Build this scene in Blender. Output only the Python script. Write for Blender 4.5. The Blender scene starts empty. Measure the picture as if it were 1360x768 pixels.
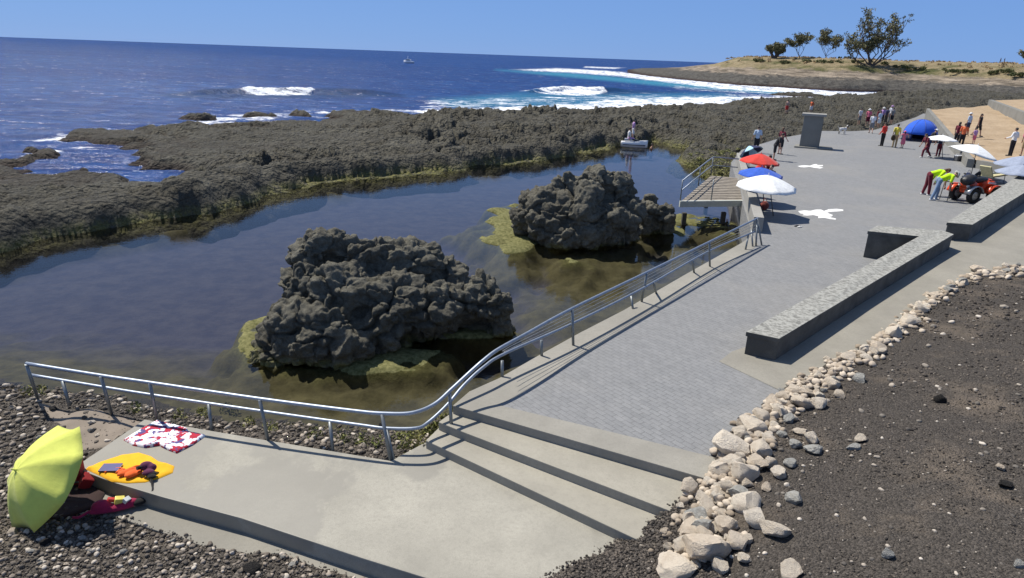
import bpy, bmesh, math, random
import numpy as np
from mathutils import Vector, Matrix, Quaternion, Euler

random.seed(7); RNG = np.random.default_rng(7)
scene = bpy.context.scene
COL = scene.collection
R = math.radians

# ------------------------------------------------------------ camera
F = 880.0; EYE = 5.6                       # focal length in photo pixels, eye height above the plaza
HB, HS = 49.0, 0.036                       # sea horizon in the photo: y = HB + HS*x
ROLL = math.atan(HS)
PITCH = math.atan((384 - (HB + HS * 680)) * math.cos(ROLL) / F)
cam_data = bpy.data.cameras.new('camera')
cam = bpy.data.objects.new('camera', cam_data); COL.objects.link(cam)
cam_data.sensor_width = 36; cam_data.lens = 36 * F / 1360
cam_data.clip_start = 0.1; cam_data.clip_end = 90000
CAMROT = Matrix.Rotation(math.pi / 2 - PITCH, 3, 'X') @ Matrix.Rotation(ROLL, 3, 'Z')
cam.matrix_world = Matrix.Translation((0, 0, EYE)) @ CAMROT.to_4x4()
scene.camera = cam

# ------------------------------------------------------------ sky and sun
SUN_EL = R(57); SUN_AZ = R(-52)            # azimuth from +Y (seaward), negative = left
world = bpy.data.worlds.new('World'); scene.world = world; world.use_nodes = True
wn = world.node_tree.nodes; wl = world.node_tree.links
sky = wn.new('ShaderNodeTexSky'); sky.sky_type = 'NISHITA'; sky.sun_disc = False
sky.sun_elevation = SUN_EL; sky.sun_rotation = SUN_AZ
sky.altitude = 1500; sky.air_density = 0.8; sky.dust_density = 0.15; sky.ozone_density = 4.0
wtc = wn.new('ShaderNodeTexCoord'); wsp = wn.new('ShaderNodeSeparateXYZ'); wl.new(wtc.outputs['Generated'], wsp.inputs[0])
wmr = wn.new('ShaderNodeMapRange'); wl.new(wsp.outputs[2], wmr.inputs[0])
for k_, v_ in ((1, 0.10), (2, 0.50), (3, 0.86), (4, 0.25)): wmr.inputs[k_].default_value = v_
wmx = wn.new('ShaderNodeMix'); wmx.data_type = 'RGBA'; wl.new(wmr.outputs[0], wmx.inputs[0]); whs = wn.new('ShaderNodeHueSaturation'); whs.inputs['Saturation'].default_value = 0.72; wl.new(sky.outputs[0], whs.inputs['Color']); wl.new(whs.outputs[0], wmx.inputs[6]); wmx.inputs[7].default_value = (0.98, 2.28, 5.3, 1)
wl.new(wmx.outputs[2], wn['Background'].inputs[0]); wn['Background'].inputs[1].default_value = 0.11
sd = bpy.data.lights.new('sun', 'SUN'); sd.energy = 5.0; sd.angle = R(0.55); sd.color = (1.0, 0.94, 0.84)
sun = bpy.data.objects.new('sun', sd); COL.objects.link(sun)
tosun = Vector((math.sin(SUN_AZ) * math.cos(SUN_EL), math.cos(SUN_AZ) * math.cos(SUN_EL), math.sin(SUN_EL)))
sun.rotation_euler = tosun.to_track_quat('Z', 'Y').to_euler()
vs = scene.view_settings
vs.view_transform = 'Standard'; vs.look = 'None'; vs.gamma = 1; vs.exposure = 0.28; vs.use_curve_mapping = False
scene.cycles.max_bounces = 6; scene.cycles.transparent_max_bounces = 12

# ------------------------------------------------------------ surveying helpers: photo pixel -> place on the ground
CR = np.array(CAMROT)
def P(u, v, z=0.0):
    r = CR @ np.array([(u - 680) / F, -(v - 384) / F, -1.0]); t = (z - EYE) / r[2]
    return Vector((r[0] * t, r[1] * t, z))
def PY(u, v, Y):
    r = CR @ np.array([(u - 680) / F, -(v - 384) / F, -1.0]); t = Y / r[1]
    return Vector((r[0] * t, Y, EYE + r[2] * t))
def proj(x, y, z):
    p = np.stack([x, y, z - EYE + 0 * x], -1) @ CR
    return 680 - F * p[..., 0] / p[..., 2], 384 + F * p[..., 1] / p[..., 2]
def PP(pts, z=0.0): return np.array([tuple(P(p[0], p[1], p[2] if len(p) > 2 else z)) for p in pts])
WATER = -1.1
def PG(u, v, zf, it=8):                    # pixel -> point on a height function zf(x, y)
    z = 0.0
    for _ in range(it):
        p = P(u, v, z); z = 0.5 * z + 0.5 * float(zf(np.array([p.x]), np.array([p.y]))[0])
    return P(u, v, z)

# ------------------------------------------------------------ numpy noise
def _h(ix, iy, iz, s):
    n = (ix.astype(np.int64) * 374761393 + iy.astype(np.int64) * 668265263 + iz.astype(np.int64) * 2147483647 + s * 974634599) & 0xFFFFFFFF
    n = ((n ^ (n >> 13)) * 1274126177) & 0xFFFFFFFF
    n = ((n ^ (n >> 16)) * 2246822519) & 0xFFFFFFFF
    return ((n ^ (n >> 15)) & 0xFFFFFF) / float(0x1000000)
def vnoise(x, y, z, s=0):
    ix, iy, iz = np.floor(x), np.floor(y), np.floor(z); fx, fy, fz = x - ix, y - iy, z - iz
    q = lambda t: t * t * t * (t * (t * 6 - 15) + 10)
    fx, fy, fz = q(fx), q(fy), q(fz); r = 0
    for a in (0, 1):
        for b in (0, 1):
            for c in (0, 1):
                r = r + _h(ix + a, iy + b, iz + c, s) * (fx if a else 1 - fx) * (fy if b else 1 - fy) * (fz if c else 1 - fz)
    return r * 2 - 1
def fbm(x, y, z, o=4, s=0, g=0.5):
    r = 0; a = 1.0; f = 1.0
    for i in range(o):
        r = r + a * vnoise(x * f + 17.3 * i, y * f - 9.1 * i, z * f + 3.7 * i, s + i); a *= g; f *= 2.03
    return r
def worley2(x, y, s=0, ids=False):
    ix, iy = np.floor(x), np.floor(y); d1 = np.full(x.shape, 9.0); d2 = np.full(x.shape, 9.0); z = np.zeros_like(ix); idv = np.zeros_like(ix)
    for a in (-1, 0, 1):
        for b in (-1, 0, 1):
            cx = ix + a + _h(ix + a, iy + b, z, s); cy = iy + b + _h(ix + a, iy + b, z, s + 51)
            d = (cx - x) ** 2 + (cy - y) ** 2
            d2 = np.minimum(d2, np.maximum(d, d1)); nw = d < d1; idv = np.where(nw, _h(ix + a, iy + b, z, s + 7), idv); d1 = np.minimum(d1, d)
    return (np.sqrt(d1), np.sqrt(d2), idv) if ids else (np.sqrt(d1), np.sqrt(d2))
def worley3(x, y, z, s=0):
    ix, iy, iz = np.floor(x), np.floor(y), np.floor(z); d1 = np.full(x.shape, 9.0)
    for a in (-1, 0, 1):
        for b in (-1, 0, 1):
            for c in (-1, 0, 1):
                X, Y, Z = ix + a, iy + b, iz + c
                d = (X + _h(X, Y, Z, s) - x) ** 2 + (Y + _h(X, Y, Z, s + 51) - y) ** 2 + (Z + _h(X, Y, Z, s + 97) - z) ** 2
                d1 = np.minimum(d1, d)
    return np.sqrt(d1)
def sstep(a, b, x):
    t = np.clip((x - a) / (b - a), 0, 1); return t * t * (3 - 2 * t)
def sdist(poly, x, y):                     # signed distance, positive inside
    poly = np.asarray(poly)[:, :2]; d = np.full(x.shape, 1e18); ins = np.zeros(x.shape, bool)
    for i in range(len(poly)):
        a = poly[i]; b = poly[(i + 1) % len(poly)]; e = b - a
        t = np.clip(((x - a[0]) * e[0] + (y - a[1]) * e[1]) / max(1e-12, e @ e), 0, 1)
        d = np.minimum(d, (x - a[0] - t * e[0]) ** 2 + (y - a[1] - t * e[1]) ** 2)
        c = (a[1] > y) != (b[1] > y)
        with np.errstate(divide='ignore', invalid='ignore'):
            xi = a[0] + (y - a[1]) / (e[1] if e[1] != 0 else 1e-12) * e[0]
        ins ^= c & (x < xi)
    d = np.sqrt(d); return np.where(ins, d, -d)
def ldist(line, x, y):
    line = np.asarray(line)[:, :2]; d = np.full(x.shape, 1e18)
    for a, b in zip(line[:-1], line[1:]):
        e = b - a; t = np.clip(((x - a[0]) * e[0] + (y - a[1]) * e[1]) / max(1e-12, e @ e), 0, 1)
        d = np.minimum(d, (x - a[0] - t * e[0]) ** 2 + (y - a[1] - t * e[1]) ** 2)
    return np.sqrt(d)
class TPS:                                 # smooth ground through surveyed points
    def __init__(s, pts, lam=0.02):
        p = np.asarray(pts); s.c = p[:, :2]; n = len(p); d = np.linalg.norm(s.c[:, None] - s.c[None], axis=-1)
        A = np.zeros((n + 3, n + 3)); A[:n, :n] = d + 0 * np.eye(n) - lam * np.eye(n)
        A[:n, n] = 1; A[:n, n + 1:] = s.c; A[n, :n] = 1; A[n + 1:, :n] = s.c.T
        s.w = np.linalg.solve(A, np.concatenate([p[:, 2], [0, 0, 0]]))
    def __call__(s, x, y):
        x = np.asarray(x, float); y = np.asarray(y, float); n = len(s.c); r = s.w[n] + s.w[n + 1] * x + s.w[n + 2] * y
        for i in range(n): r = r + s.w[i] * np.sqrt((x - s.c[i, 0]) ** 2 + (y - s.c[i, 1]) ** 2)
        return r

# ------------------------------------------------------------ object helpers
def tag(o, label=None, cat=None, group=None, kind=None):
    if label: o['label'] = label
    if cat: o['category'] = cat
    if group: o['group'] = group
    if kind: o['kind'] = kind
    return o
def link(name, me, mat=None, parent=None):
    o = bpy.data.objects.new(name, me); COL.objects.link(o)
    if mat is not None and me is not None:
        for m in (mat if isinstance(mat, (list, tuple)) else [mat]): me.materials.append(m)
    if parent is not None: o.parent = parent
    return o
def empty(name, loc, rz=0, label=None, cat=None, group=None):
    o = bpy.data.objects.new(name, None); COL.objects.link(o); o.empty_display_size = 0.2
    o.location = loc; o.rotation_euler = (0, 0, rz); return tag(o, label, cat, group)
def children(o): return [c for c in bpy.data.objects if c.parent == o]
def copy_tree(o, parent=None):
    c = o.copy(); COL.objects.link(c)
    if parent is not None: c.parent = parent
    for ch in children(o): copy_tree(ch, c)
    return c
def mesh_np(name, V, Fq, mat=None, parent=None, smooth=True, attrs=None):
    V = np.asarray(V, np.float32).reshape(-1, 3); Fq = np.asarray(Fq, np.int32); k = Fq.shape[1]
    me = bpy.data.meshes.new(name)
    me.vertices.add(len(V)); me.vertices.foreach_set('co', V.ravel())
    me.loops.add(Fq.size); me.loops.foreach_set('vertex_index', Fq.ravel())
    me.polygons.add(len(Fq)); me.polygons.foreach_set('loop_start', np.arange(0, Fq.size, k, dtype=np.int32))
    me.polygons.foreach_set('loop_total', np.full(len(Fq), k, np.int32))
    me.polygons.foreach_set('use_smooth', np.full(len(Fq), smooth, bool))
    for n, a in (attrs or {}).items():
        at = me.attributes.new(n, 'FLOAT', 'POINT'); at.data.foreach_set('value', np.asarray(a, np.float32).ravel())
    me.update(calc_edges=True); me.validate()
    return link(name, me, mat, parent)
def grid_faces(nr, nc, keep=None):
    i = np.arange(nr * nc).reshape(nr, nc)
    f = np.stack([i[:-1, :-1], i[:-1, 1:], i[1:, 1:], i[1:, :-1]], -1).reshape(-1, 4)
    return f if keep is None else f[keep.ravel()]
class MB:                                  # collects simple solids, linked as ONE mesh
    def __init__(s): s.v = []; s.f = []; s.sm = []
    def add(s, V, Fs, smooth=False):
        b = len(s.v); s.v += [tuple(p) for p in V]; s.f += [tuple(b + i for i in f) for f in Fs]; s.sm += [smooth] * len(Fs); return s
    def box(s, c, d, M=None):
        V = [Vector((x * d[0] / 2, y * d[1] / 2, z * d[2] / 2)) for x in (-1, 1) for y in (-1, 1) for z in (-1, 1)]
        V = [(M @ p if M is not None else p) + Vector(c) for p in V]
        return s.add(V, [(0, 1, 3, 2), (4, 6, 7, 5), (0, 4, 5, 1), (2, 3, 7, 6), (0, 2, 6, 4), (1, 5, 7, 3)])
    def prism(s, top, z0):                 # polygon (x,y,z) extruded straight down to z0 (number or list)
        n = len(top); zz = z0 if isinstance(z0, (list, tuple)) else [z0] * n
        V = [tuple(p) for p in top] + [(p[0], p[1], zz[i]) for i, p in enumerate(top)]
        return s.add(V, [tuple(range(n)), tuple(range(2 * n - 1, n - 1, -1))] + [(i, n + i, n + (i + 1) % n, (i + 1) % n) for i in range(n)])
    def tube(s, path, r, n=8, cap=True):
        path = [Vector(p) for p in path]; m = len(path); rr = r if isinstance(r, (list, tuple)) else [r] * m
        V = []; prev = None
        for i, p in enumerate(path):
            t = (path[min(i + 1, m - 1)] - path[max(i - 1, 0)]).normalized()
            if prev is None: a = t.cross(Vector((0, 0, 1)) if abs(t.z) < 0.9 else Vector((1, 0, 0))).normalized()
            else: a = (prev - t * prev.dot(t)).normalized()
            prev = a; b = t.cross(a)
            V += [p + (a * math.cos(2 * math.pi * k / n) + b * math.sin(2 * math.pi * k / n)) * rr[i] for k in range(n)]
        Fs = [(i * n + k, i * n + (k + 1) % n, (i + 1) * n + (k + 1) % n, (i + 1) * n + k) for i in range(m - 1) for k in range(n)]
        s.add(V, Fs, True)
        if cap:
            b = len(s.v) - len(V); s.f += [tuple(b + k for k in reversed(range(n))), tuple(b + (m - 1) * n + k for k in range(n))]; s.sm += [False, False]
        return s
    def ball(s, c, r, M=None, nu=12, nv=8):
        rr = r if isinstance(r, (list, tuple)) else (r, r, r); V = []
        for j in range(nv + 1):
            th = math.pi * j / nv
            for i in range(nu):
                ph = 2 * math.pi * i / nu
                p = Vector((rr[0] * math.sin(th) * math.cos(ph), rr[1] * math.sin(th) * math.sin(ph), rr[2] * math.cos(th)))
                V.append((M @ p if M is not None else p) + Vector(c))
        return s.add(V, [(j * nu + i, (j + 1) * nu + i, (j + 1) * nu + (i + 1) % nu, j * nu + (i + 1) % nu) for j in range(nv) for i in range(nu)], True)
    def lathe(s, prof, n=24, M=None, c=(0, 0, 0)):
        V = []
        for r, z in prof:
            for k in range(n):
                p = Vector((r * math.cos(2 * math.pi * k / n), r * math.sin(2 * math.pi * k / n), z)); V.append((M @ p if M is not None else p) + Vector(c))
        return s.add(V, [(j * n + k, j * n + (k + 1) % n, (j + 1) * n + (k + 1) % n, (j + 1) * n + k) for j in range(len(prof) - 1) for k in range(n)], True)
    def build(s, name, mat=None, parent=None, bevel=0):
        me = bpy.data.meshes.new(name); me.from_pydata(s.v, [], s.f)
        me.polygons.foreach_set('use_smooth', s.sm); me.update()
        bm = bmesh.new(); bm.from_mesh(me)
        bmesh.ops.remove_doubles(bm, verts=bm.verts, dist=1e-5)
        bmesh.ops.recalc_face_normals(bm, faces=bm.faces)
        if bevel: bmesh.ops.bevel(bm, geom=[e for e in bm.edges if len(e.link_faces) == 2 and e.calc_face_angle(0) > 0.5], offset=bevel, segments=2, affect='EDGES', profile=0.6)
        bm.to_mesh(me); bm.free()
        return link(name, me, mat, parent)
def spline(pts, n=8):                      # Catmull-Rom through 3-D points
    p = [Vector(q) for q in pts]; p = [p[0] * 2 - p[1]] + p + [p[-1] * 2 - p[-2]]; out = []
    for i in range(1, len(p) - 2):
        for k in range(n):
            t = k / n; a, b, c, d = p[i - 1], p[i], p[i + 1], p[i + 2]
            out.append(0.5 * (2 * b + (c - a) * t + (2 * a - 5 * b + 4 * c - d) * t * t + (3 * b - a - 3 * c + d) * t ** 3))
    return out + [p[-2]]
def remesh(name, mb, voxel, mat, parent=None, smooth_it=2):
    me = bpy.data.meshes.new('tmp'); me.from_pydata(mb.v, [], mb.f); me.update()
    o = bpy.data.objects.new('tmp', me); COL.objects.link(o)
    m = o.modifiers.new('r', 'REMESH'); m.mode = 'VOXEL'; m.voxel_size = voxel; m.use_smooth_shade = True
    if smooth_it:
        s2 = o.modifiers.new('s', 'SMOOTH'); s2.iterations = smooth_it; s2.factor = 0.5
    dg = bpy.context.evaluated_depsgraph_get(); dg.update()
    me2 = bpy.data.meshes.new_from_object(o.evaluated_get(dg)); me2.name = name
    bpy.data.objects.remove(o); bpy.data.meshes.remove(me)
    me2.materials.clear()
    return link(name, me2, mat, parent) if name != 'raw' else me2

# ------------------------------------------------------------ materials
MATS = {}
class NT:
    def __init__(s, name):
        s.m = bpy.data.materials.new(name); s.m.use_nodes = True; s.t = s.m.node_tree; s.n = s.t.nodes; s.b = s.n['Principled BSDF']; s.out = s.n['Material Output']
    def node(s, typ, ins=None, **kw):
        x = s.n.new(typ)
        for k, v in kw.items(): setattr(x, k, v)
        for k, v in (ins or {}).items(): s.set(x.inputs[k], v)
        return x
    def set(s, sock, v):
        if isinstance(v, bpy.types.NodeSocket): s.t.links.new(v, sock)
        else: sock.default_value = v
    def pos(s): return s.node('ShaderNodeNewGeometry').outputs['Position']
    def objc(s): return s.node('ShaderNodeTexCoord').outputs['Object']
    def noise(s, vec, scale, detail=4, rough=0.55, out=0):
        return s.node('ShaderNodeTexNoise', {'Vector': vec, 'Scale': scale, 'Detail': detail, 'Roughness': rough}).outputs[out]
    def vor(s, vec, scale, out=0, feature='F1'): return s.node('ShaderNodeTexVoronoi', {'Vector': vec, 'Scale': scale}, feature=feature).outputs[out]
    def ramp(s, fac, stops, interp='LINEAR'):
        x = s.node('ShaderNodeValToRGB', {'Fac': fac}); e = x.color_ramp.elements; x.color_ramp.interpolation = interp
        while len(e) < len(stops): e.new(0.5)
        for i, (p, c) in enumerate(stops): e[i].position = p; e[i].color = (*c, 1) if len(c) == 3 else c
        return x.outputs[0]
    def mix(s, f, a, b, mode='MIX'):
        x = s.node('ShaderNodeMix', data_type='RGBA', blend_type=mode)
        for i, v in ((0, f), (6, a), (7, b)):
            if isinstance(v, tuple) and len(v) == 3: v = (*v, 1)
            s.set(x.inputs[i], v)
        return x.outputs[2]
    def math(s, op, a, b=0.0, c=0.0):
        x = s.node('ShaderNodeMath', operation=op); s.set(x.inputs[0], a); s.set(x.inputs[1], b); s.set(x.inputs[2], c); return x.outputs[0]
    def mrange(s, v, a, b, c=0.0, d=1.0):
        x = s.node('ShaderNodeMapRange'); 
        for i, q in enumerate((v, a, b, c, d)): s.set(x.inputs[i], q)
        return x.outputs[0]
    def sep(s, v): return s.node('ShaderNodeSeparateXYZ', {0: v}).outputs
    def scalev(s, v, sc):
        x = s.node('ShaderNodeMapping', {'Vector': v}); x.inputs['Scale'].default_value = sc; return x.outputs[0]
    def attr(s, n, out='Fac'): return s.node('ShaderNodeAttribute', attribute_name=n).outputs[out]
    def bump(s, h, strength=0.5, dist=0.02, nrm=None):
        x = s.node('ShaderNodeBump', {'Height': h, 'Strength': strength, 'Distance': dist})
        if nrm is not None: s.set(x.inputs['Normal'], nrm)
        return x.outputs[0]
    def fin(s, col=None, rough=0.8, nrm=None, metal=0.0, spec=None):
        if col is not None: s.set(s.b.inputs['Base Color'], (*col, 1) if isinstance(col, tuple) and len(col) == 3 else col)
        s.set(s.b.inputs['Roughness'], rough); s.set(s.b.inputs['Metallic'], metal)
        if spec is not None: s.set(s.b.inputs['Specular IOR Level'], spec)
        if nrm is not None: s.set(s.b.inputs['Normal'], nrm)
        return s.m
def plain(name, c, rough=0.7, metal=0.0, var=0.15, scale=12, bump=0.0):
    if name in MATS: return MATS[name]
    n = NT(name); o = n.objc(); f = n.noise(o, scale, 4)
    lo = tuple(max(0, k * (1 - var)) for k in c); hi = tuple(min(1, k * (1 + var)) for k in c)
    col = n.mix(n.mrange(f, 0.3, 0.7), lo, hi)
    MATS[name] = n.fin(col, rough, n.bump(f, bump, 0.01) if bump else None, metal); return MATS[name]
def cloth(name, c, var=0.12):
    if name in MATS: return MATS[name]
    n = NT(name); o = n.objc(); f = n.noise(o, 9, 3); w = n.noise(o, 160, 2)
    col = n.mix(n.mrange(f, 0.3, 0.7), tuple(k * (1 - var) for k in c), tuple(min(1, k * (1 + var)) for k in c))
    n.b.inputs['Sheen Weight'].default_value = 0.15
    MATS[name] = n.fin(col, 0.85, n.bump(n.mix(0.4, f, w), 0.5, 0.02), spec=0.2); return MATS[name]

# ============================================================ SETTING: materials
def mat_concrete(name, base, stain=0.5, rough=0.85):
    n = NT(name); p = n.pos()
    big = n.noise(p, 0.55, 4, 0.6); mid = n.noise(p, 3.0, 5, 0.65); fine = n.noise(p, 90, 3, 0.7); sp = n.vor(p, 55)
    c = n.mix(n.mrange(big, 0.35, 0.65), tuple(k * 0.78 for k in base), tuple(k * 1.08 for k in base))
    c = n.mix(n.mrange(mid, 0.42, 0.75, 0, 0.5 * stain), c, tuple(k * 0.62 for k in base))
    md2 = n.noise(p, 16, 4, 0.7); c = n.mix(n.mrange(md2, 0.48, 0.7, 0.0, 0.4), c, tuple(k * 0.62 for k in base)); c = n.mix(n.mrange(fine, 0.35, 0.66, 0.0, 0.5), c, tuple(k * 0.6 for k in base))
    c = n.mix(n.mrange(sp, 0.0, 0.16, 0.5, 0.0), c, tuple(k * 0.45 for k in base))
    h = n.mix(0.5, fine, mid)
    return n.fin(c, rough, n.bump(h, 0.35, 0.012))
def mat_slab():
    n = NT('slab_concrete'); p = n.pos(); base = (0.36, 0.343, 0.29)
    big = n.noise(p, 0.5, 4, 0.6); mid = n.noise(p, 2.6, 6, 0.65); fine = n.noise(p, 85, 3, 0.7); sp = n.vor(p, 48)
    c = n.mix(n.mrange(big, 0.35, 0.65), tuple(k * 0.78 for k in base), tuple(k * 1.1 for k in base))
    wet = n.noise(n.scalev(p, (0.62, 0.42, 1)), 1.0, 5, 0.55)            # damp patches left by bathers
    xs = n.sep(p)
    side = n.mrange(xs[0], -5.2, -1.2, 0.24, -0.03)
    w = n.mrange(n.math('ADD', n.math('ADD', wet, side), n.math('MULTIPLY', n.math('SUBTRACT', n.noise(p, 5, 4, .7), 0.5), 0.16)), 0.55, 0.60)
    c = n.mix(n.math('MULTIPLY', w, 0.50), c, (0.145, 0.137, 0.118))
    dots = n.vor(n.scalev(p, (1, 1, 1)), 1.1); c = n.mix(n.mrange(dots, 0.05, 0.10, 0.45, 0), c, (0.13, 0.12, 0.11))
    c = n.mix(n.mrange(mid, 0.5, 0.8, 0, 0.4), c, tuple(k * 0.6 for k in base))
    c = n.mix(n.mrange(fine, 0.38, 0.66, 0.0, 0.5), c, tuple(k * 0.55 for k in base)); md2 = n.noise(p, 16, 4, 0.7); c = n.mix(n.mrange(md2, 0.48, 0.7, 0.0, 0.4), c, tuple(k * 0.6 for k in base))
    c = n.mix(n.mrange(sp, 0.0, 0.16, 0.6, 0.0), c, (0.12, 0.11, 0.10)); c = n.mix(n.mrange(n.vor(p, 30), 0.0, 0.10, 0.5, 0.0), c, (0.50, 0.48, 0.42))
    return n.fin(c, n.mrange(w, 0, 1, 0.85, 0.6), n.bump(n.mix(0.5, fine, mid), 0.3, 0.012))
def mat_pavers():
    n = NT('paving_blocks'); p = n.node('ShaderNodeMapping', {'Vector': n.pos()}); p.inputs['Rotation'].default_value = (0, 0, R(52)); p = p.outputs[0]
    wob = n.noise(p, 1.4, 3); pv = n.node('ShaderNodeVectorMath', {0: p}, operation='ADD'); 
    wv = n.node('ShaderNodeVectorMath', {0: n.noise(p, 1.1, 2, out=1)}, operation='SCALE'); wv.inputs['Scale'].default_value = 0.035
    n.set(pv.inputs[1], wv.outputs[0])
    b = n.node('ShaderNodeTexBrick', {'Vector': pv.outputs[0], 'Scale': 1.0, 'Mortar Size': 0.0055, 'Mortar Smooth': 0.25, 'Bias': 0.0, 'Brick Width': 0.215, 'Row Height': 0.108})
    b.inputs['Color1'].default_value = (0.205, 0.210, 0.215, 1); b.inputs['Color2'].default_value = (0.240, 0.244, 0.247, 1); b.inputs['Mortar'].default_value = (0.12, 0.12, 0.12, 1)
    big = n.noise(p, 0.35, 4, 0.6); fine = n.noise(p, 60, 3, 0.7)
    c = n.mix(n.mrange(big, 0.35, 0.7, 0, 0.30), b.outputs[0], (0.25, 0.25, 0.245))
    c = n.mix(n.mrange(fine, 0.35, 0.7, 0, 0.5), c, (0.10, 0.103, 0.105))
    m2 = n.noise(p, 1.7, 5, 0.7); c = n.mix(n.mrange(m2, 0.42, 0.68, 0.0, 0.38), c, (0.135, 0.138, 0.14)); m3 = n.noise(p, 0.22, 3, 0.6); c = n.mix(n.mrange(m3, 0.5, 0.7, 0.0, 0.35), c, (0.27, 0.255, 0.225)); med = n.noise(p, 6, 4, 0.7); c = n.mix(n.mrange(med, 0.45, 0.75, 0, 0.35), c, (0.30, 0.30, 0.30))
    spots = n.vor(p, 0.9); c = n.mix(n.mrange(spots, 0.03, 0.07, 0.35, 0), c, (0.10, 0.10, 0.10))
    h = n.math('SUBTRACT', n.math('MULTIPLY', fine, 0.25), b.outputs[1])
    return n.fin(c, 0.82, n.bump(h, 0.6, 0.006))
def mat_reef(name='lava_rock', k=1.0, bd=.12, big=2.4):
    n = NT(name); p = n.pos()
    a = n.noise(p, 1.3, 5, 0.65); f = n.noise(p, 9, 6, 0.75); f2 = n.noise(p, 42, 3, 0.7)
    v = n.vor(p, 7.0)
    c = n.mix(n.mrange(a, 0.35, 0.68), (0.052, 0.050, 0.041), (0.118, 0.113, 0.092))
    c = n.mix(n.mrange(f, 0.40, 0.72, 0, 0.65), c, (0.19, 0.183, 0.152))
    c = n.mix(n.mrange(f2, 0.35, 0.6, 0.45, 0), c, (0.03, 0.027, 0.023))
    c = n.mix(1.0, c, (k, k * .995, k * .965), 'MULTIPLY'); lg = n.noise(p, .22, 4, .6); c = n.mix(n.mrange(lg, .42, .62, .55, 0), c, n.mix(1.0, c, (.62, .60, .58), 'MULTIPLY'))
    c = n.mix(n.math('MULTIPLY', n.attr('wet'), 0.85), c, (0.030, 0.017, 0.013))
    al = n.math('MULTIPLY', n.attr('algae'), n.mrange(n.noise(p, 3.5, 4, 0.6), 0.3, 0.6))
    c = n.mix(al, c, n.mix(n.mrange(f, 0.35, 0.65), (0.10, 0.105, 0.025), (0.24, 0.225, 0.085)))
    pw = n.node('ShaderNodeVectorMath', {0: p, 1: n.node('ShaderNodeVectorMath', {0: n.noise(p, 4.0, 3, out=1), 1: (.22, .22, .22)}, operation='MULTIPLY').outputs[0]}, operation='ADD').outputs[0]
    vb = n.vor(pw, 3.0); vc_ = n.vor(pw, 6.5)
    h = n.math('ADD', n.math('MULTIPLY', f, 0.8), n.math('MULTIPLY', f2, 0.35)); h = n.math('SUBTRACT', h, n.math('ADD', n.math('MULTIPLY', vb, big), n.math('MULTIPLY', vc_, big * .5)))
    h = n.math('SUBTRACT', h, n.math('MULTIPLY', v, 0.5))
    return n.fin(c, 0.9, n.bump(h, 1.0, bd), spec=0.25)
def mat_gravel(name, dark, light, patch):
    n = NT(name); p = n.pos()
    v = n.vor(p, 38); vc = n.vor(p, 38, out=1); v2 = n.vor(p, 110); f = n.noise(p, 25, 4, 0.7); big = n.noise(p, 0.7, 5, 0.6)
    c = n.mix(n.node('ShaderNodeSeparateColor', {0: vc}).outputs[0], dark, light)
    c = n.mix(n.mrange(f, 0.4, 0.7, 0, 0.6), c, tuple(k * 0.5 for k in dark))
    c = n.mix(n.mrange(big, 0.53, 0.68, 0, 0.65), c, patch)
    h = n.math('SUBTRACT', n.math('MULTIPLY', f, 0.6), n.math('ADD', v, n.math('MULTIPLY', v2, 0.3)))
    return n.fin(c, 0.95, n.bump(h, 1.0, 0.035), spec=0.15)
def mat_grain(name, stops):
    n = NT(name); t = n.attr('tone'); f = n.noise(n.pos(), 60, 3, 0.7)
    c = n.ramp(t, stops); c = n.mix(n.mrange(f, 0.35, 0.7, 0, 0.4), c, n.mix(0.6, c, (0.03, 0.03, 0.03)))
    return n.fin(c, 0.9, n.bump(f, 0.5, 0.01), spec=0.2)
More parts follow.
